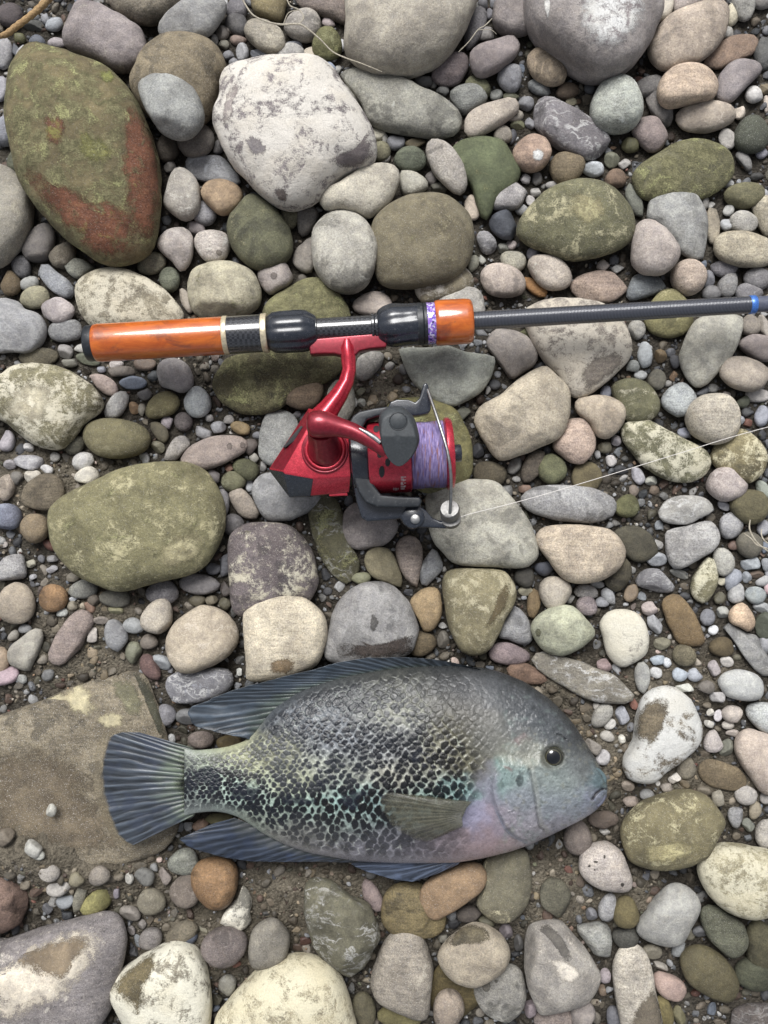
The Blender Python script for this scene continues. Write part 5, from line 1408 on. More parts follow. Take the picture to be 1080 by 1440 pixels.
def col_blue(dark='0f1215', light='3c434c', low='2d3342', green=None, margin=None):
    def f(s, r, ray, U, V_):
        P = np.stack([U.ravel(), V_.ravel(), 0 * U.ravel()], 1)
        n = fbm(P / 14, 61, 3).reshape(U.shape); n2 = fbm(np.stack([s.ravel() * 60, r.ravel() * 5, 0 * s.ravel()], 1), 63, 3).reshape(U.shape)
        c = mixc(L_(dark), L_(light), np.clip(.15 + .8 * ray + .35 * n2, 0, 1))
        c = mixc(c, np.broadcast_to(L_(low), c.shape), np.clip(sstep(.1, .6, n + .1) * .5, 0, 1))
        if green is not None:
            c = mixc(c, mixc(L_('2a3030'), L_(green), np.clip(ray * .9 + .1 + .3 * n2, 0, 1)), sstep(.42, .0, r + .15 * n))
        al = (np.ones(U.shape) - .20 * sstep(.3, 1, r) * (1 - ray)) * (sstep(.0, .16, r + .07 * n) if margin is not None else 1)
        nn3 = fbm(np.stack([s.ravel() * 23, r.ravel() * 2.2, 0 * s.ravel()], 1), 67, 2).reshape(U.shape); c = c * (1 + .38 * nn3)[..., None]
        if margin is not None:
            m = sstep(margin[0], margin[1], r + .02 * n) 
            c = mixc(c, np.broadcast_to(L_(margin[2]), c.shape), m); al = al * (1 - m * margin[3])
        return np.concatenate([c, al[..., None]], -1)
    return f
tail_base = [(276, 1053), (268, 1072), (263, 1098), (265, 1122), (274, 1146)]
tail_out = [(186, 1027), (160, 1026), (146, 1030), (137, 1044), (132, 1070), (131, 1090), (134, 1118), (143, 1150), (157, 1177), (166, 1188), (178, 1193)]
make_fin('tail_fin', tail_base, tail_out, 50, 46, 17, col_blue('0b0d10', '4c535c', '313848', '687360', (.885, .925, '6e6552', .78)), nb=260, nr=70, ragged=1.4, ridge=.9, label='fan shaped blue grey tail fin with a see-through tan margin')
dors_base = [(357, 1043), (366, 1024), (375, 1009), (389, 996), (419, 976), (454, 963), (500, 951), (545, 944), (591, 940), (640, 939), (672, 941)]
dors_out = [(346, 1038), (318, 1033), (290, 1027), (271, 1018), (264, 1004), (268, 993), (296, 983), (331, 970), (366, 960), (401, 951), (437, 942), (472, 933), (517, 925), (560, 924), (600, 926), (640, 932), (676, 941)]
make_fin('dorsal_fin', dors_base, dors_out, 50, 60, 30, col_blue('0e1114', '49525c', '333d48', '4c5650'), nb=360, nr=44, ragged=3, label='long spiny dorsal fin with a drawn out rear tip')
anal_base = [(330, 1150), (350, 1158), (373, 1172), (405, 1188), (437, 1198), (480, 1207), (520, 1212)]
anal_out = [(300, 1158), (272, 1170), (250, 1180), (258, 1188), (290, 1199), (320, 1207), (345, 1211), (400, 1212), (450, 1212), (524, 1214)]
make_fin('anal_fin', anal_base, anal_out, 46, 40, 16, col_blue('0d1015', '3a4250', '2b3447', '484a4c'), nb=220, nr=44, ragged=2)
pel_base = [(652, 1206), (645, 1209), (636, 1210)]
pel_out = [(644, 1216), (612, 1230), (578, 1241), (556, 1237), (520, 1227), (490, 1215), (500, 1208)]
make_fin('pelvic_fin', pel_base, pel_out, 40, 34, 7, col_blue('141820', '50596a', '5a667e'), nb=110, nr=60, ragged=2)
def pec_col(s, r, ray, U, V_):
    P = np.stack([U.ravel(), V_.ravel(), 0 * U.ravel()], 1); n = fbm(P / 9, 65, 3).reshape(U.shape)
    c = mixc(L_('2e302c'), L_('6c6a5a'), np.clip(.25 + .5 * ray + .3 * n, 0, 1))
    c = mixc(c, np.broadcast_to(L_('5a5f58'), c.shape), sstep(.1, .6, n) * .5)
    al = .66 - .30 * sstep(.2, 1, r) * (1 - ray * .4) - .28 * sstep(.85, 1, r) - .35 * sstep(.10, 0, s) - .35 * sstep(.90, 1, s)
    return np.concatenate([c, al[..., None]], -1)
pec_base = [(664, 1127), (656, 1136), (650, 1150), (651, 1162)]
pec_out = [(640, 1124), (600, 1119), (560, 1115), (545, 1115), (536, 1124), (537, 1138), (545, 1154), (562, 1171), (585, 1181), (604, 1183), (630, 1173)]
def pec_z(s, r):
    U = 656 - 116 * r; return np.interp(U, [530, 580, 620, 660], [106, 112, 115, 112]) - np.abs(s - .42) ** 2 * 46 * r + 0 * s + 2.5
make_fin('pectoral_fin', pec_base, pec_out, pec_z, 0, 22, pec_col, nb=260, nr=54, ridge=.3, ragged=3, label='translucent yellow grey pectoral fin folded back on the flank')
# the eye: bulging wet ball with an olive gold iris and a large pupil
def ball(name, cu, cv, cz, r, zsq, cols, mat, parent, nt=48, npz=20):
    V_, C_ = [], []; ph = np.linspace(0, math.pi / 2 * 1.15, npz)
    for p in ph:
        for k in range(nt):
            t = 2 * math.pi * k / nt; q = math.sin(p)
            V_.append((cu + r * q * math.cos(t), cv + r * q * math.sin(t), cz + r * zsq * math.cos(p))); C_.append(cols(q if p < math.pi / 2 else 1.1, t))
    V_ = np.array(V_); ii = np.arange(npz * nt).reshape(npz, nt); a_, b_ = ii[:-1], ii[1:]
    Q_ = np.stack([a_.ravel(), b_.ravel(), np.roll(b_, -1, 1).ravel(), np.roll(a_, -1, 1).ravel()], 1)
    o = np_mesh(name, wpx(V_[:, 0], V_[:, 1], V_[:, 2]), Q_, mat); set_colors(o, C_); under(o, parent); return o
te = NT('wet_eye'); EYE_M = te.finish(te.attr('Col', 'GEOMETRY'), .06, None, spec=.6, coat=.6)
ez = FZ + float(np.interp(778, uu, Th)) * .93
ball('eye', 778, 1065, ez - 2.5, 15.0, .60, lambda q, t: lin('0c0e12') if q < .62 else lin('4a4630') if q < .70 else lin('23241e') if q < .88 else lin('3c3c30'), EYE_M, fish)

# ------------------------------------------------------------------ rod and reel
def gloss(name, rgb, rough=.3, metal=0.0, scuff=.25, coat=0.0, scuffc=(.55, .52, .5), nscale=6, var=.25, spec=.5):
    t = NT(name); P = t.vmath('SCALE', t.coord('Object'), 100.0)
    n = t.noise(P, nscale, 5, .6); n2 = t.noise(P, 34, 3, .65, .5)
    c = t.mix(1, rgb, t.vmath('SCALE', (1, 1, 1), t.rng(n, .3, .7, 1 - var, 1 + var, False)), 'MULTIPLY')
    sc = t.math('MULTIPLY', t.rng(t.math('ADD', t.math('MULTIPLY', n, .55), t.math('MULTIPLY', n2, .5)), .62, .70), scuff)
    c = t.mix(sc, c, scuffc)
    r = t.math('ADD', t.rng(n2, .3, .7, rough - .05, rough + .14, False), t.math('MULTIPLY', sc, .4), clamp=True)
    return t.finish(c, r, t.bump(n2, .12, .0004), metal, spec, coat)
ROLLER = gloss('dull_roller_metal', (.23, .225, .22), .5, .9, .2, 0, (.1, .1, .1))
BLACK = gloss('black_gloss_plastic', lin('23272f'), .2, 0, .22, .3)
BLACKM = gloss('black_satin_plastic', lin('1e2227'), .40, 0, .35, 0)
RUBBER = gloss('grey_rubber', lin('33373a'), .55, 0, .18, 0, lin('8a8c8c'), 9)
RED = gloss('red_metallic_paint', (.44, .024, .044), .24, .5, .3, .5, (.5, .3, .3))
MAROON_SHADE = gloss('maroon_and_shaded_red_paint', (.20, .012, .024), .30, .45, .18, .3, (.42, .24, .24))  # maroon parts, also red facets with shade put into the colour
STEEL = gloss('polished_steel', (.34, .34, .335), .36, 1, .2, 0, (.3, .3, .3))
CREAM = gloss('cream_gold_metal', (.62, .54, .38), .3, .55, .2, .2)
HOLE_SHADE = gloss('black_hole_shade', (.012, .012, .014), .6, 0, 0)  # flat black standing in for the shade inside slots and holes
GREYT = gloss('grey_lacquered_blank', lin('4e5260'), .3, 0, .1, .4)
BLUETH = gloss('blue_thread', (.05, .16, .50), .3, .3, .5, .4, (.6, .7, .85), 30, .6)
def wood_mat():
    t = NT('amber_burl_wood'); P = t.vmath('SCALE', t.coord('Object'), 100.0)
    Ps = t.vmath('MULTIPLY', P, (.45, 1.3, 1.3))
    n = t.noise(Ps, 1.1, 6, .65, 1.0); n2 = t.noise(t.vmath('MULTIPLY', P, (.5, 3, 3)), 7, 4, .6, .6); n3 = t.noise(t.vmath('ADD', t.vmath('MULTIPLY', P, (.8, 1, 1)), (7.0, 3, 1)), .9, 5, .7, .6)
    c = t.mix(t.rng(n, .3, .7), (.36, .068, .010), (.54, .135, .018))
    c = t.mix(1, c, t.vmath('SCALE', (1, 1, 1), t.rng(n2, .3, .7, .88, 1.1, False)), 'MULTIPLY')
    c = t.mix(t.math('MULTIPLY', t.rng(n3, .50, .70), .62), c, (.085, .028, .022))
    return t.finish(c, .28, t.bump(n2, .1, .0003), 0, .5, .7)
def carbon_mat(name, s1=1.0):
    t = NT(name); P = t.vmath('SCALE', t.coord('Object'), 100.0)
    w = t.n.new('ShaderNodeTexChecker'); t.put(w.inputs['Vector'], P); w.inputs['Scale'].default_value = 7.5 * s1
    c = t.mix(w.outputs[1], (.012, .013, .016), (.035, .037, .043))
    n = t.noise(P, 20, 3, .6)
    return t.finish(c, t.rng(n, .3, .7, .16, .3), t.bump(w.outputs[1], .25, .0002), 0, .5, .8)
def weave_blank():
    t = NT('spiral_wrapped_blank'); P = t.vmath('SCALE', t.coord('Object'), 100.0)
    w = t.n.new('ShaderNodeTexWave'); w.wave_type = 'BANDS'; w.bands_direction = 'X'; t.put(w.inputs['Vector'], P); w.inputs['Scale'].default_value = 4.2; w.inputs['Distortion'].default_value = .6
    c = t.mix(w.outputs[1], (.022, .024, .030), (.07, .074, .092)); n = t.noise(P, 20, 3, .6)
    return t.finish(c, t.rng(n, .3, .7, .12, .26), t.bump(w.outputs[1], .3, .0003), .1, .5, .5)
def opal_mat():
    t = NT('opal_wrap'); P = t.vmath('SCALE', t.coord('Object'), 100.0)
    v = t.voro(P, 11, 'F1', 'Color'); hsn = t.n.new('ShaderNodeSeparateColor'); t.l.new(v, hsn.inputs[0])
    c = t.mix(hsn.outputs[0], (.10, .05, .42), (.36, .20, .62)); c = t.mix(t.rng(hsn.outputs[1], .6, .9), c, (.62, .60, .78))
    c = t.mix(t.rng(hsn.outputs[2], .75, .9), c, (.04, .03, .12))
    return t.finish(c, .2, None, .2, .5, .6)
def braid_mat():
    t = NT('lavender_braided_line'); P = t.vmath('SCALE', t.coord('Object'), 100.0)
    sx = t.vmath('MULTIPLY', P, (22, 1.6, 1.6)); n = t.noise(sx, 1.0, 3, .6); n2 = t.noise(t.vmath('MULTIPLY', P, (9, .7, .7)), 1.0, 3, .6)
    c = t.mix(t.rng(n, .3, .7), (.24, .19, .40), (.52, .45, .66)); c = t.mix(t.math('MULTIPLY', t.rng(n2, .54, .62), .7), c, (.42, .20, .14)); c = t.mix(t.math('MULTIPLY', t.rng(n, .62, .72), .4), c, (.62, .56, .74))
    return t.finish(c, .5, t.bump(n, .8, .0006), 0, .4)
WOOD, CARBON, BLANK, OPAL, BRAID = wood_mat(), carbon_mat('carbon_weave'), weave_blank(), opal_mat(), braid_mat()

SL = -0.0586
ROD_Z = 80.0
def rodv(u): return 483.0 + SL * (u - 125)
def tube_px(name, pts, mat, parent, nt=40, caps=True, smooth=True, squash=None, label=None):
    """pts: list of (u, v, z, r) in photo pixels; a swept tube with varying radius"""
    C = [W(u, v, z) for (u, v, z, r) in pts]; R = [r * S * (1 - z / HP) for (u, v, z, r) in pts]
    V_, F_ = [], []; prevn = None
    for i, c in enumerate(C):
        j0, j1 = max(i - 1, 0), min(i + 1, len(C) - 1)
        while (C[j1] - C[j0]).length < 1e-7 and (j0 > 0 or j1 < len(C) - 1): j0, j1 = max(j0 - 1, 0), min(j1 + 1, len(C) - 1)
        d = (C[j1] - C[j0]).normalized()
        if prevn is None: n = Vector((0, 0, 1)) - d * d.z; n = n.normalized() if n.length > .2 else (Vector((1, 0, 0)) - d * d.x).normalized()
        else: n = (prevn - d * prevn.dot(d)).normalized()
        prevn = n; b = d.cross(n)
        for k in range(nt):
            t = 2 * math.pi * k / nt; rr = R[i] * (squash(t, i) if squash else 1)
            V_.append(c + (n * math.cos(t) + b * math.sin(t)) * rr)
    for i in range(len(C) - 1):
        for k in range(nt): F_.append((i * nt + k, (i + 1) * nt + k, (i + 1) * nt + (k + 1) % nt, i * nt + (k + 1) % nt))
    if caps: F_.append(tuple(range(nt))); F_.append(tuple((len(C) - 1) * nt + nt - 1 - k for k in range(nt)))
    o = mesh_obj(name, V_, F_, mat, None, smooth)
    bm = bmesh.new(); bm.from_mesh(o.data); bmesh.ops.recalc_face_normals(bm, faces=bm.faces)
    for e in bm.edges:
        if len(e.link_faces) == 2 and e.calc_face_angle() > .7: e.smooth = False
    bm.to_mesh(o.data); bm.free()
    if parent: under(o, parent)
    if label: o['label'] = label
    return o
def rod_part(name, prof, mat, squash=None, label=None, nt=56):
    return tube_px(name, [(u, rodv(u), ROD_Z, r) for (u, r) in prof], mat, rod, nt, squash=squash, label=label)
def rounded(u0, u1, r, e=2.5, r1=None):
    r1 = r if r1 is None else r1
    return [(u0, r - e), (u0 + e * .3, r - e * .3), (u0 + e, r), (u1 - e, r1), (u1 - e * .3, r1 - e * .3), (u1, r1 - e)]
rod = empty('fishing_rod', W(125, 483, ROD_Z - 26))
tag(rod, 'fishing rod with an amber wood grip and dark blank lying across the stones', 'fishing rod')
rod_part('butt_cap', [(121, 20), (122, 23.5), (124, 25), (134, 25.4)], RUBBER if False else BLACKM)
rod_part('rear_grip', [(133.5, 24.5), (135, 26), (140, 26.6), (230, 26.2), (312, 26.3), (315, 25.8)], WOOD, label='amber burl wood rear grip')
rod_part('ring', rounded(314.5, 322, 27.2, 1.2), CREAM)
rod_part('grip_sleeve', [(321.5, 26.2), (345, 26.2), (369, 26.2)], CARBON, label='black carbon weave sleeve of the grip')
rod_part('ring', rounded(368.5, 377, 27.4, 1.2), CREAM)
flat8 = lambda t, i: 1 - .055 * (.5 + .5 * math.cos(8 * t)) ** 2
rod_part('reel_seat_hood', [(377, 23), (380, 25.5), (385, 28.3), (395, 29.4), (424, 29.8), (432, 28.5), (441, 23), (445, 20)], BLACK, flat8, nt=96)
rod_part('reel_seat', [(440, 16.2), (443, 18.6), (446, 18.6), (447, 16.4), (522, 16.4), (523, 18.8), (526, 18.8), (526.7, 17.4), (528, 18.8), (533, 18.8), (534, 17)], CARBON, label='black carbon tube of the reel seat')
rod_part('reel_seat_hood', [(531, 20), (533, 23), (540, 27.5), (549, 30.5), (556, 31), (566, 29.8), (575, 29.4), (585, 29.6), (587, 29.2)], BLACK, lambda t, i: 1 - .05 * (.5 + .5 * math.cos(7 * t + i * .2)) ** 3, nt=96)
rod_part('lock_ring', [(586, 28), (586.5, 29.2), (594, 29.4), (595, 28.2), (596, 29.2), (600, 29.2), (600.5, 28)], BLACKM)
rod_part('wrap_band', [(600, 28.6), (601, 29), (611, 29), (612, 28.6)], OPAL, label='glittering violet wrap band')
rod_part('fore_grip', [(611.5, 29.5), (613, 31), (617, 31.8), (655, 31.4), (661, 30.6), (664, 27.5), (664.6, 20)], WOOD, label='short amber wood fore grip')
bl = [(662, 13.2), (668, 12.8), (760, 12.7), (880, 12.5), (960, 12.2), (1054, 12.0)]
rod_part('blank', bl, BLANK, label='dark ribbed rod blank')
rod_part('thread_wrap', [(1053, 12.3), (1054, 12.9), (1061, 12.9), (1062, 12.3)], BLUETH, label='blue thread wrap on the blank')
rod_part('tip_section', [(1061, 11.2), (1090, 11.2), (1400, 9.5), (1900, 6)], GREYT, label='grey lacquered section of the blank')

# --- reel
reel = empty('spinning_reel', W(458, 640, 40))
tag(reel, 'red and black spinning reel with violet line hanging under the rod', 'fishing reel')
def bevel_obj(o, w, seg=2, ang=.5):
    bm = bmesh.new(); bm.from_mesh(o.data); bmesh.ops.recalc_face_normals(bm, faces=bm.faces)
    es = [e for e in bm.edges if len(e.link_faces) == 2 and e.calc_face_angle() > ang]
    bmesh.ops.bevel(bm, geom=es, offset=w, segments=seg, profile=.6, affect='EDGES', clamp_overlap=True)
    for f in bm.faces: f.smooth = True
    for e in bm.edges: e.smooth = not (len(e.link_faces) == 2 and e.calc_face_angle() > .75)
    bm.to_mesh(o.data); bm.free()
def prism(name, poly, z0, z1, mat, parent, bev=2.0, smooth_pts=0, seg=3, label=None, inset=0):
    P = np.array(poly, float)
    if smooth_pts:
        Q = []
        for i in range(len(P)):
            p0, p1, p2, p3 = P[i - 1], P[i], P[(i + 1) % len(P)], P[(i + 2) % len(P)]
            for k in range(smooth_pts):
                s = k / smooth_pts; Q.append(.5 * (2 * p1 + (p2 - p0) * s + (2 * p0 - 5 * p1 + 4 * p2 - p3) * s * s + (3 * p1 - p0 - 3 * p2 + p3) * s ** 3))
        P = np.array(Q)
    n = len(P); zt = (lambda u, v: z1) if not callable(z1) else z1; zb = (lambda u, v: z0) if not callable(z0) else z0
    V_ = [W(u, v, zt(u, v)) for u, v in P] + [W(u, v, zb(u, v)) * 1.0 for u, v in P]
    # walls straight down: reuse the top's ground position
    for i in range(n): V_[n + i] = Vector((V_[i].x, V_[i].y, zb(*P[i]) * S))
    F_ = [tuple(range(n)), tuple(2 * n - 1 - k for k in range(n))] + [(i, n + i, n + (i + 1) % n, (i + 1) % n) for i in range(n)]
    o = mesh_obj(name, V_, F_, mat)
    bevel_obj(o, bev * S, seg)
    under(o, parent)
    if label: o['label'] = label
    return o
# foot and stem: one red casting
foot = prism('foot', [(434, 477), (490, 472), (544, 467.5), (545, 474), (543, 488), (520, 490), (506, 493), (500, 499), (478, 499), (470, 497), (455, 497), (436, 498)], 68, 90, MAROON_SHADE, reel, 2.0)
stem = tube_px('stem', [(488, 478, 84, 8), (488.5, 490, 85, 11.5), (490, 504, 85, 10.5), (491, 520, 85, 9.6), (487, 537, 86, 10.6), (477, 555, 87, 12.5), (464, 573, 87, 15), (450, 592, 86, 20), (440, 610, 84, 24)], RED, reel, 32, squash=lambda t, i: .86 + .14 * abs(math.cos(t * 2)))
O = [(434, 574), (378.5, 659), (408, 698), (437, 697), (491, 692), (492, 611), (474, 584)]
T = [(438, 592), (398.5, 663), (400.5, 666), (440, 673), (493, 670), (490, 614), (470, 592)]
def shell():
    V_ = []; 
    for (u, v) in T: V_.append(W(u, v, 112))
    for (u, v) in O: V_.append(W(u, v, 92))
    for (u, v) in O: p = W(u, v, 92); V_.append(Vector((p.x * .985 - .0015, p.y * .985, 52 * S)))
    F_ = [tuple(range(7))] + [tuple(20 - k for k in range(7))]
    for i in range(7):
        j = (i + 1) % 7; F_.append((i, 7 + i, 7 + j, j)); F_.append((7 + i, 14 + i, 14 + j, 7 + j))
    o = mesh_obj('body_shell', V_, F_, RED); o.data.materials.append(MAROON_SHADE)
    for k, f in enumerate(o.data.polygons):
        if k in (2, 3, 9): f.material_index = 1  # facets turned away take the darker red: shade put into the paint
    bevel_obj(o, 1.3 * S, 2, .12); under(o, reel); o['label'] = 'red metallic gear housing'; return o
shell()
def tail_cap():
    b = lambda u, v, z: W(u, v, z)
    V_ = [b(397, 663.2, 112.4), b(400.5, 666.3, 112.8), b(440.5, 673.4, 112.8), b(436.6, 698.5, 92), b(407, 699.5, 92), b(377, 660, 92)]
    n = len(V_); V2 = [Vector((p.x, p.y, 50 * S)) for p in V_]
    F_ = [(0, 5, 4, 1), (1, 4, 3, 2)]; ring = [0, 5, 4, 3, 2, 1]
    A_ = V_ + V2; 
    for i in range(6):
        p, q = ring[i], ring[(i + 1) % 6]; F_.append((p, q, n + q, n + p))
    F_.append(tuple(n + k for k in ring))
    o = mesh_obj('tail_cap', A_, F_, BLACK); bevel_obj(o, 1.2 * S, 2, .12); under(o, reel); o['label'] = 'black plastic tail cap'
tail_cap()
prism('side_slot', [(426, 600), (423, 598.5), (407, 617), (398, 629), (401, 629.5), (413, 621)], 90, lambda u, v: 104.6 - (v - 598) * .05, HOLE_SHADE, reel, .6, label='dark slot in the red side')  # black inlay, the slot's inner shade given as colour
prism('foot_plate', [(462, 690), (488, 689), (489, 697), (463, 698)], 60, 90, RED, reel, 1.2)
# hub rings round the crank
def ring_px(name, u, v, z, R, r, mat, parent, nt=64, zs=1.0):
    c = W(u, v, z); k = S * (1 - z / HP); V_, F_ = [], []
    for i in range(nt):
        a = 2 * math.pi * i / nt
        for j in range(12):
            b = 2 * math.pi * j / 12; q = R + r * math.cos(b)
            V_.append((c.x + q * k * math.cos(a), c.y + q * k * math.sin(a), c.z + r * zs * k * math.sin(b)))
    for i in range(nt):
        for j in range(12): F_.append((i * 12 + j, ((i + 1) % nt) * 12 + j, ((i + 1) % nt) * 12 + (j + 1) % 12, i * 12 + (j + 1) % 12))
    o = mesh_obj(name, V_, F_, mat); under(o, parent); return o
def disc_px(name, u, v, z0, z1, r, mat, parent, r1=None, tip=(0, 0), nt=48, e=1.2, label=None):
    r1 = r if r1 is None else r1
    pts = [(u, v, z0, r), (u + tip[0] * .97, v + tip[1] * .97, z1 - e * .6, r1), (u + tip[0], v + tip[1], z1, r1 - e)]
    return tube_px(name, pts, mat, parent, nt, label=label)
disc_px('hub_plate', 457, 633, 108, 113.2, 33, MAROON_SHADE, reel)
ring_px('hub_ring', 457, 633, 113.5, 31, 2.2, MAROON_SHADE, reel)
ring_px('hub_ring', 457, 632.5, 114.5, 26, 2.6, RED, reel)
tube_px('crank_boss', [(457, 632, 112, 24), (456.5, 629, 118, 23.2), (455.5, 624, 124, 21.5), (453, 612, 140, 20.5), (452, 604, 150, 19.5)], MAROON_SHADE, reel, 48)
arm = tube_px('crank_arm', [(431.5, 597, 160, 5), (432.5, 597, 160, 11), (435, 597, 160, 15.5), (440, 596.6, 160.5, 18.6), (450, 596.5, 161, 19.6), (460, 597.5, 161, 18.2), (472, 600, 162, 15), (484, 602.8, 163, 13), (496, 606.4, 164, 12), (508, 612, 165, 11.2), (520, 619, 166, 10.4), (532, 627.5, 166, 9.4), (544, 637, 166, 8.4)], MAROON_SHADE, reel, 40)
sc_ = tube_px('worn_edge', [(505, 602.5, 174, 1.2), (516, 608.5, 174.6, 2.6), (526, 615, 174.4, 3.4), (535, 622, 174, 3.2)], gloss('worn_bare_metal', (.42, .42, .43), .4, .8, .3), arm, 16); sc_['label'] = 'bare metal where the red paint has worn off'
# knob
kp = [(533, 588), (538, 577), (549.6, 571.5), (567, 573), (582, 587), (588.7, 608), (589.6, 621), (582, 639), (565, 655), (552.6, 652), (541, 636), (534.5, 612)]
cc, KRf, _ = closed_curve(kp, 0); kz = 172
A_, Q_, K1, K2 = stone_mesh('k', lambda th: KRf(-np.asarray(th) % (2 * np.pi)) * S * (1 - kz / HP), 60, 24 * S, 4, .0, 0, .66)
up = A_[:, 2] > 0
A_[:, 2] = np.where(up, np.minimum(A_[:, 2], (17.5 - np.maximum(-(A_[:, 1] / S) - 4, 0) * .42) * S), A_[:, 2])
knob = build_mixed('crank_knob', A_, Q_, np.vstack([K1, K2]), RUBBER); kc = W(cc[0], cc[1], kz)
for v_ in knob.data.vertices: v_.co = v_.co + kc
under(knob, reel); knob['label'] = 'dark grey rubber crank knob'
kb = disc_px('knob_button', 560, 592.5, kz + 14, kz + 19.5, 11.8, RUBBER, knob, 11.4, e=1.6)
ring_px('knob_groove', 560, 592.5, kz + 17.3, 12.4, .9, BLACKM, knob, 48)
# rotor
prism('rotor', [(489.5, 606), (491, 594), (496, 585), (505, 578.5), (526, 574), (551, 570.5), (552, 582), (530, 585.5), (516, 590), (510.5, 600), (510.5, 640), (513, 656), (519, 672), (529, 686), (536, 696), (560, 698), (590, 699), (594, 704), (590, 713), (560, 714), (530, 713), (514, 707), (504, 692), (496, 670), (492, 645)], 60, 114, BLACKM, reel, 3.2, 0, 3, label='black rotor frame around the spool')
prism('rotor_skirt', [(488.5, 612), (489, 600), (506, 600), (508, 650), (516, 680), (530, 696), (560, 700), (592, 702), (592, 718), (572, 729), (540, 732), (516, 734), (508, 729), (501, 705), (494, 668)], 56, 98, BLACK, reel, 4.0, 0, 3, label='glossy lower edge of the rotor')
def axis_part(name, prof, mat, parent, cu=520, cv=644.5, z=82, sl=SL, nt=64, label=None):
    return tube_px(name, [(u, cv + sl * (u - cu), z, r) for (u, r) in prof], mat, parent, nt, label=label)
axis_part('rotor_hub', [(494, 40), (496, 44), (516, 46), (519, 44)], BLACK, reel)
spool = axis_part('spool', [(517.5, 43), (518.5, 49), (521, 50.6), (571, 51.0), (575.5, 50.6), (577, 48), (578, 36), (624, 36), (625, 48), (627, 51), (632, 51), (636, 48), (637, 42), (637.5, 8)], RED, reel, label='red line spool with vent holes')
win = []
for i in range(120):
    f = i / 119; u = 577.5 + 47 * f; win.append((u, 46.4 + .55 * math.cos(i * math.pi) + .5 * math.sin(f * 9)))
axis_part('wound_line', win, BRAID, reel, nt=72, label='violet braided line wound on the spool')
axis_part('drag_knob', [(636, 11), (637, 12.4), (647, 12.4), (648.5, 11.4), (649, 9)], BLACK, reel)
for (hu, hv, ra, rb) in [(529.5, 606, 4.2, 5.2), (534, 642.5, 3.2, 4.6), (545, 653, 3.4, 5.4), (537, 665.5, 3.8, 7.6)]:  # black patches on the skirt stand in for shade inside the vents
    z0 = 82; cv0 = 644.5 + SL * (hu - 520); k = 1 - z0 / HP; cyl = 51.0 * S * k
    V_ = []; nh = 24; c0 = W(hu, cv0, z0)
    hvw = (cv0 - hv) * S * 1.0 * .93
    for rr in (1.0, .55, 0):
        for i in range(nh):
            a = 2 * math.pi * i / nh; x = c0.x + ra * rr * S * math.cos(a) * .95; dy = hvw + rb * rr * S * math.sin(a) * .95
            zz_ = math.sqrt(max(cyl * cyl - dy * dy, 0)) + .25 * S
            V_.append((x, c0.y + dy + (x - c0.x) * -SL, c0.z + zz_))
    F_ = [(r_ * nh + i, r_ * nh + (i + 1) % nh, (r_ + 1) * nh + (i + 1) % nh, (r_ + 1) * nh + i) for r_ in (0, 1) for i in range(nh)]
    under(mesh_obj('vent_hole', V_, F_, HOLE_SHADE), spool)
# bail
prism('bail_arm', [(545, 573), (549, 565), (558, 561.5), (574, 561.5), (584, 566), (590, 560), (595, 541), (599, 537.5), (602, 541), (606, 560), (606, 577), (602, 581), (586, 584), (566, 583), (550, 582)], 72, 104, BLACK, reel, 3.2, label='upper black bail arm')
lowarm = prism('bail_arm', [(562, 728), (566, 718), (575, 712), (590, 711), (600, 718), (608, 728), (620, 733), (634, 727), (646, 727), (648, 735), (643, 741), (632, 743.5), (598, 742), (578, 741), (567, 736)], 70, 98, BLACK, reel, 3.0, label='lower black bail arm carrying the line roller')
disc_px('pivot_cap', 581, 727, 90, 103, 17, BLACK, lowarm, 15.5, e=2.5)
disc_px('screw', 584, 730, 100, 106, 7.4, STEEL, lowarm, 6.6, e=1.5)
tube_px('line_roller', [(634, 732, 90, 12), (634, 731.5, 92, 14.2), (633.8, 729, 95, 14.2), (633.6, 728, 96, 10.5), (633.2, 724, 100, 10.5), (633, 722.5, 101.5, 13.8), (632.4, 716, 112, 14), (632.3, 715, 114, 12.6), (632.2, 714.7, 114.6, 5)], ROLLER, reel, 48)
wire = [(599, 541, 96), (601.5, 548, 102), (606, 562, 113), (612, 579, 125), (618, 597, 135), (624, 616, 141), (629, 634, 143), (632.4, 652, 142), (634, 668, 139), (634.4, 686, 133), (634, 704, 126), (632.8, 720, 118), (632.2, 726, 112)]
tube_px('bail_wire', [(u, v, z, 2.3) for (u, v, z) in wire], STEEL, reel, 16)
# --- the line running off to the right
def dense(pts, n=10):
    P = np.array(pts, float); out = []
    for i in range(len(P) - 1):
        p0, p1, p2, p3 = P[max(i - 1, 0)], P[i], P[i + 1], P[min(i + 2, len(P) - 1)]
        for k in range(n):
            s = k / n; out.append(tuple(.5 * (2 * p1 + (p2 - p0) * s + (2 * p0 - 5 * p1 + 4 * p2 - p3) * s * s + (3 * p1 - p0 - 3 * p2 + p3) * s ** 3)))
    out.append(tuple(P[-1])); return out
tl = NT('pale_monofilament'); LINE_M = tl.finish((.60, .57, .54), .35, None, 0, .5)
fl_ = tube_px('fishing_line', dense([(640, 730, 96, .45), (662, 722.5, 92, .45), (740, 702.5, 84, .45), (840, 673, 76, .45), (960, 636, 72, .45), (1080, 600.5, 70, .45), (1400, 520, 66, .55)]), LINE_M, None, 8)
tag(fl_, 'thin pale fishing line stretched from the reel to the right edge', 'fishing line')

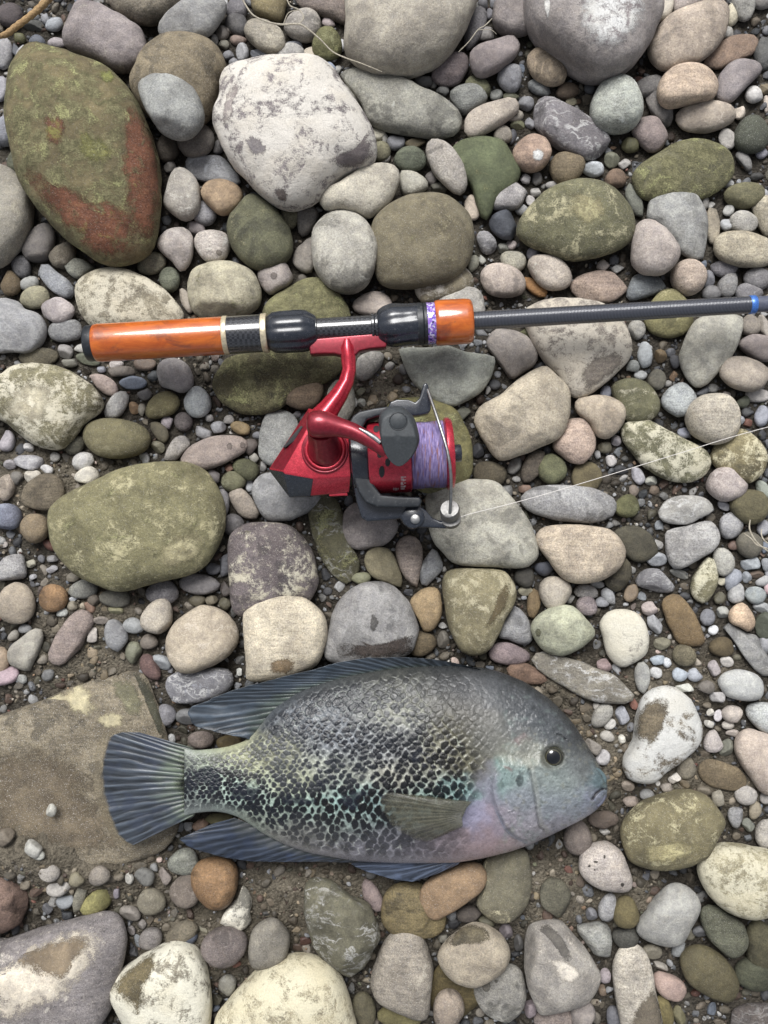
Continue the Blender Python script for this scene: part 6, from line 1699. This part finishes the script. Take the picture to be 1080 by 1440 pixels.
# ------------------------------------------------------------------ dry bits of plant
def plant_mat(name, a, b):
    t = NT(name); P = t.vmath('SCALE', t.coord('Object'), 100.0); n = t.noise(t.vmath('MULTIPLY', P, (1, 1, 1)), 9, 5, .65)
    return t.finish(t.mix(t.rng(n, .3, .7), a, b), .8, t.bump(n, .6, .001))
BARK, STRAW = plant_mat('dry_bark', (.20, .12, .055), (.40, .27, .13)), plant_mat('bleached_root', (.26, .23, .18), (.46, .42, .34))
tw = tube_px('twig', [(u, v, z, r * (1 + .10 * math.sin(i * 2.1))) for i, (u, v, z, r) in enumerate(dense([(92, -26, 66, 5.5), (70, -4, 64, 5.2), (55, 12, 63, 5), (38, 26, 62, 4.4), (22, 38, 60, 4.6), (8, 48.5, 56, 4.2), (-6, 52, 50, 3)], 6))], BARK, None, 14)
tag(tw, 'dry brown twig poking in at the upper left corner', 'twig')
def strand(name, label, paths, cat, mat=STRAW):
    o = None
    for p in paths:
        q = tube_px('x', dense([(a_, b_, c_, d_ * .68) for (a_, b_, c_, d_) in p], 6), mat, None, 8)
        if o is None: o = q; o.name = name
        else:
            bm = bmesh.new(); bm.from_mesh(o.data); bm.from_mesh(q.data); bm.to_mesh(o.data); bm.free(); bpy.data.objects.remove(q)
    tag(o, label, cat); return o
strand('dry_root', 'long pale dry root trailing over pebbles along the top edge', [
 [(338, -8, 52, 1.4), (346, 8, 54, 1.5), (357, 22, 56, 1.6), (377, 31, 58, 1.8), (396, 34.5, 56, 2), (420, 34, 58, 2.1), (433, 41, 56, 1.8), (450, 55, 52, 1.5), (467, 72, 50, 1.3), (485, 81, 60, 1.3), (510, 90, 66, 1.2), (537, 101, 60, .9)],
 [(402, -6, 56, 1.1), (408, 8, 58, 1.3), (421, 14, 58, 1.2), (427, 25, 58, 1.3), (420, 34, 58, 1.2)],
 [(421, 14, 58, 1), (406, 18, 56, 1), (399, 33, 55, 1)]], 'root')
strand('dry_root', 'curled tuft of bleached roots at the right edge', [
 [(1055, 731, 30, 1.2), (1054, 743, 32, 1.6), (1060, 757, 33, 1.8), (1070, 768, 32, 1.8), (1088, 780, 30, 1.5)],
 [(1046, 750, 28, .9), (1056, 757, 31, 1.3), (1066, 767, 33, 1.4), (1090, 774, 30, 1.2)],
 [(1071, 744, 30, 1.1), (1071, 753, 32, 1.5), (1077, 762, 32, 1.5), (1092, 768, 30, 1.2)]], 'root')
strand('dry_root', 'thin grey rootlet between two boulders near the top edge', [
 [(692, 26, 50, .9), (682, 36, 52, 1.2), (672, 42, 52, 1.1), (660, 58, 50, 1.1), (645, 73, 44, .8)], [(672, 42, 52, .9), (690, 42, 50, .8), (698, 48, 46, .6)]], 'root')

# fleshy lips
def lip(pts, hexs, label):
    t_ = tube_px('lip', dense(pts, 6), FISH_M, None, 20)
    P_ = np.array([v.co[:] for v in t_.data.vertices]) / S; n_ = fbm(P_ / 4, 5, 3); b_ = np.array(lin(hexs)) * .6
    set_colors(t_, b_[None, :] * (1 + .35 * n_)[:, None]); under(t_, fish); t_['label'] = label
lz = FZ + 5
lip([(836, 1080, lz + 7, 2), (841, 1084, lz + 5, 3.6), (846, 1090, lz + 3, 4.6), (848.5, 1096, lz + 2, 4.6), (847, 1102, lz + 2, 3.8), (842, 1106, lz + 4, 2)], '6b7f84', 'grey teal upper lip')
lip([(840, 1113, lz + 4, 2), (845, 1115, lz + 2, 3.8), (847.5, 1119, lz + 1, 4.4), (845, 1126, lz + 1, 4.2), (839, 1133, lz + 2, 3)], '7b7e90', 'pale lilac grey lower lip')
# rubbed remains of white print on the spool skirt
def print_marks():
    c0v = lambda u: 644.5 + SL * (u - 520); V_, F_ = [], []; z0 = 82; k = 1 - z0 / HP; cyl = 51.35 * S * k
    r_ = random.Random(3)
    strokes = [(563, 672 + i * 2.6, 566 + r_.uniform(0, 3), 673.2 + i * 2.6 + r_.uniform(-.5, .8)) for i in range(7)] + [(567 + r_.uniform(-1, 1), 672 + i * 4, 570, 673 + i * 4) for i in range(4)] + [(553 + i * 2, 687, 554 + i * 2, 690 + r_.uniform(-1, 1)) for i in range(4)]
    for (u0, v0, u1, v1) in strokes:
        n = len(V_)
        for (u, v) in ((u0, v0), (u1, v0), (u1, v1), (u0, v1)):
            c = W(u, c0v(u), z0); dy = (c0v(u) - v) * S * .93
            V_.append((c.x, c.y + dy, c.z + math.sqrt(max(cyl * cyl - dy * dy, 0))))
        F_.append((n, n + 1, n + 2, n + 3))
    under(mesh_obj('worn_print', V_, F_, gloss('worn_white_print', (.5, .42, .42), .6, 0, .5)), spool)
print_marks()
# ------------------------------------------------------------------ stains, wet patches, mud films and some painted shade on single stones (thin films that follow the stone)
from mathutils.bvhtree import BVHTree
bpy.context.view_layer.update()
_bvh = {}
def stone_at(u, v, word=None):
    best = None
    for s in stones:
        if s.i not in single: continue
        d = math.hypot(s.u0 - u, s.v0 - v)
        if best is None or d < best[0]: best = (d, s)
    return best[1]
def stain(cu, cv, poly, hexc, wet=.1, speck=.2, coat=None, ragged=.10, h=.00022, moss=0.0, soft=1.0):
    s = stone_at(cu, cv); o = s.obj
    if o.name not in _bvh: _bvh[o.name] = BVHTree.FromPolygons([v.co + o.location for v in o.data.vertices], [tuple(p.vertices) for p in o.data.polygons])
    b = _bvh[o.name]
    if len(poly) == 4 and not isinstance(poly[0], tuple):
        u, v, ra, rb = poly; poly = [(u + ra * math.cos(t), v + rb * math.sin(t)) for t in np.linspace(0, 2 * math.pi, 10, endpoint=False)]
    c, Rf, A = closed_curve(poly, 0); nt = 72; rings = 14
    th = np.linspace(0, 2 * math.pi, nt, endpoint=False); R = Rf(th)
    rr = fbm(np.stack([np.cos(th) * 3 + cu, np.sin(th) * 3 + cv, 0 * th], 1), 7, 4) * ragged * 1.3 + fbm(np.stack([np.cos(th) * 11 + cu, np.sin(th) * 11 + cv, 0 * th], 1), 8, 2) * ragged * .35
    R = R * (1 + rr) * 1.16
    V_ = []; eye = Vector((0, 0, CAMH))
    zz_ = s.zm + s.cz * .6
    for q in range(rings):
        f = 1 - q / (rings - 1)
        for k in range(nt):
            p = W(c[0] + R[k] * f * math.cos(th[k]), c[1] + R[k] * f * math.sin(th[k]), zz_)
            hit = b.ray_cast(eye, (p - eye).normalized())
            if hit[0] is None:
                near = b.find_nearest(p); V_.append(near[0] - near[1] * .0012); continue
            off = h if q > 1 else (h * .4 if q == 1 else -h * 1.5)
            V_.append(hit[0] + hit[1] * off)
    F_ = [(q * nt + k, q * nt + (k + 1) % nt, (q + 1) * nt + (k + 1) % nt, (q + 1) * nt + k) for q in range(rings - 1) for k in range(nt)]
    m = mesh_obj('stain', [v - o.location for v in V_], F_, STAIN_M); m.parent = o
    at = m.data.attributes.new('edge', 'FLOAT', 'POINT'); at.data.foreach_set('value', np.repeat((1 - np.arange(rings) / (rings - 1)) * soft, nt).astype(np.float32))
    t = desat(lin(hexc), .9, .9)
    m['tone'] = [float(x) for x in t]; m['tone2'] = [float(x) for x in (coat[1] if coat else t)]
    m['traits'] = [float(coat[0]) if coat else 0.0, float(moss), 0.0]; m['traits2'] = [float(speck), float(wet), (cu * .37) % 1.0]
RUST = '7c503a'
stain(120, 220, [(176, 118), (199, 148), (219, 190), (229, 245), (226, 310), (212, 352), (192, 340), (172, 290), (168, 225), (170, 165)], RUST, .05, .4, (.25, lin('8a8452')), ragged=.10, moss=.40, soft=1.2)
stain(120, 220, [(30, 228), (62, 244), (110, 268), (170, 280), (208, 310), (210, 352), (190, 369), (160, 368), (120, 351), (86, 324), (58, 299), (38, 264)], RUST, .05, .4, (.28, lin('8a8452')), ragged=.12, moss=.46, soft=1.25)
stain(120, 220, [(60, 165), (82, 160), (96, 182), (84, 206), (62, 200)], '6d4a36', .05, .4, (.5, lin('7d7a48')), ragged=.2, moss=.4, soft=1.3)
stain(120, 220, [(140, 98), (156, 98), (164, 112), (150, 120), (138, 112)], '868a4c', 0, .4, ragged=.2, moss=.5, soft=1.3)
stain(120, 220, [(108, 186), (124, 184), (160, 200), (168, 222), (136, 232), (104, 218)], '85854e', 0, .4, ragged=.2, moss=.5, soft=1.4)
stain(748, 216, (757, 218, 8, 8.5), 'e0e2e2', 0, .1, ragged=.03)
stain(667, 1341, [(628, 1330), (634, 1315), (647, 1304), (668, 1300), (685, 1310), (684, 1322), (672, 1327), (650, 1327), (640, 1331)], '635c4a', .3, .2)
stain(935, 1035, [(896, 1012), (908, 992), (930, 982), (941, 995), (936, 1012), (928, 1032), (916, 1043), (897, 1036)], '756b58', .15, .3)
stain(90, 1365, [(-18, 1425), (-15, 1375), (25, 1350), (60, 1326), (100, 1308), (130, 1310), (139, 1332), (124, 1364), (95, 1394), (55, 1418), (15, 1440)], 'cfc7b8', 0, .5, (.2, lin('8a8484')), ragged=.12)
stain(90, 1365, [(27, 1352), (50, 1336), (107, 1316), (124, 1325), (118, 1338), (105, 1350), (93, 1370), (77, 1379), (52, 1372)], '857763', .05, .3, h=.0005)
stain(225, 1390, [(157, 1392), (162, 1378), (190, 1358), (214, 1342), (216, 1360), (205, 1382), (197, 1418), (181, 1418), (164, 1402)], '746a4e', .1, .4)
stain(525, 870, [(478, 918), (485, 905), (497, 897), (508, 908), (540, 904), (575, 893), (584, 900), (576, 917), (540, 925), (500, 928)], '4c4440', .3, .3)
stain(299, 346, (308, 355, 5, 4.5), '77716b', .1); stain(387, 390, (385, 388, 5, 5), '6b6461', .1)
stain(305, 635, (323, 628, 4.5, 5), '736a66', .1); stain(305, 635, (341, 626, 4, 4), '6b625e', .1)
stain(791, 887, (757, 889, 4, 6), '62634f', .1); stain(702, 1398, (684, 1386, 6, 8), '625f58', .1); stain(702, 1398, (698, 1380, 2.5, 2.5), '625f58', .1)
stain(790, 1362, [(757, 1308), (772, 1302), (789, 1318), (806, 1346), (798, 1357), (784, 1336), (770, 1318)], '66635f', .2, .2)
stain(790, 1362, [(777, 1352), (792, 1349), (810, 1360), (818, 1372), (797, 1381), (784, 1372)], 'd2ccc2', 0, .3)
stain(895, 1400, [(921, 1386), (908, 1402), (896, 1420), (888, 1445), (930, 1448), (928, 1415)], '6f675a', .25, .2)
stain(415, 185, [(460, 236), (462, 222), (495, 206), (512, 190), (521, 180), (527, 205), (518, 228), (495, 243)], '756e70', .1, .5, (.3, lin('c8c2ba')), ragged=.14, soft=1.35)  # purple grey patch with the boulder's lower right shade painted in
stain(415, 185, [(342, 192), (362, 187), (378, 212), (366, 226), (348, 214)], '8d888a', .05, .4, (.42, lin('c8c2ba')), ragged=.3, soft=1.4)
stain(415, 185, [(312, 150), (322, 112), (336, 104), (338, 124), (328, 150), (330, 172), (312, 190), (308, 170)], '978f8e', .05, .4, (.42, lin('c8c2ba')), ragged=.24, soft=1.4)
stain(415, 185, [(388, 276), (386, 268), (396, 264), (404, 272), (400, 284)], '6d6562', .1, .4)
stain(673, 857, [(702, 832), (712, 824), (716, 836), (708, 858), (694, 876), (682, 882), (690, 862)], '6a5f45', .15, .3)
stain(403, 893, [(385, 945), (380, 935), (398, 925), (412, 930), (405, 945)], '8a775c', .05, .4, ragged=.2)
stain(838, 35, [(815, -5), (812, 18), (822, 40), (836, 60), (858, 66), (880, 56), (898, 38), (908, 14), (908, -8), (860, -14)], '958e90', 0, .6, (.66, lin('d2d2d0')), ragged=.16)
stain(840, 40, [(765, 0), (768, 20), (771, 28), (774, 18), (773, -2)], 'd8d8d6', 0, .1)
for q in [(829, 1218, 2.2, 1.8), (838, 1212, 3.5, 1.5), (875, 1244, 3, 3.4), (836, 1223, 1.5, 1.5), (850, 1205, 1.5, 3)]: stain(850, 1220, q, '55504c', .1)
stain(525, 870, [(522, 870), (524, 864), (532, 872), (526, 888), (520, 884)], '5e5d5c', .1)
stain(80, 1080, [(60, 985), (95, 968), (120, 965), (133, 985), (128, 1004), (105, 1000), (88, 985)], 'b5ad8e', 0, .3, ragged=.25)
stain(80, 1080, [(136, 1010), (155, 1003), (172, 1008), (168, 1020), (145, 1022)], 'b5ad8e', 0, .3, ragged=.25)
stain(80, 1080, [(-60, 1060), (30, 1040), (110, 1060), (150, 1110), (190, 1180), (150, 1210), (60, 1200), (-60, 1150)], '746957', .05, .9, ragged=.12, soft=1.2)

# darker side of the slab and algae on its upper corner
stain(80, 1080, [(186, 946), (204, 954), (220, 990), (232, 1030), (226, 1036), (210, 1000), (196, 968)], '4a4a3c', .3, .4, (.3, lin('8a8a70')), ragged=.1, moss=.3)
stain(80, 1080, [(150, 955), (185, 950), (198, 972), (210, 1005), (190, 1018), (160, 985)], '7a7860', .1, .5, (.3, lin('a8a488')), ragged=.14, moss=.3, soft=1.35)
# pale scuffs on mossy stones
stain(195, 740, [(215, 770), (262, 742), (300, 745), (296, 780), (262, 800), (215, 806)], 'a9a27e', 0, .5, (.5, lin('c4bc98')), ragged=.16, moss=.2, soft=1.5)
stain(70, 568, [(0, 585), (12, 540), (50, 530), (80, 545), (76, 580), (50, 605), (20, 600)], 'bdb69e', 0, .5, (.5, lin('d2ccb8')), ragged=.16, soft=1.4)
stain(820, 500, [(830, 500), (878, 492), (884, 506), (860, 530), (836, 550), (812, 556), (808, 525)], '877f76', .1, .5, (.25, lin('bdb6a8')), ragged=.18, soft=1.3)
stain(810, 310, [(795, 270), (840, 268), (866, 292), (850, 320), (815, 318), (792, 300)], '9a9470', 0, .5, (.5, lin('b9b38e')), ragged=.2, moss=.2, soft=1.5)
stain(943, 1170, [(885, 1190), (930, 1180), (975, 1178), (1000, 1186), (985, 1206), (940, 1220), (895, 1214)], 'a09870', 0, .5, (.5, lin('c0b890')), ragged=.2, moss=.2, soft=1.5)
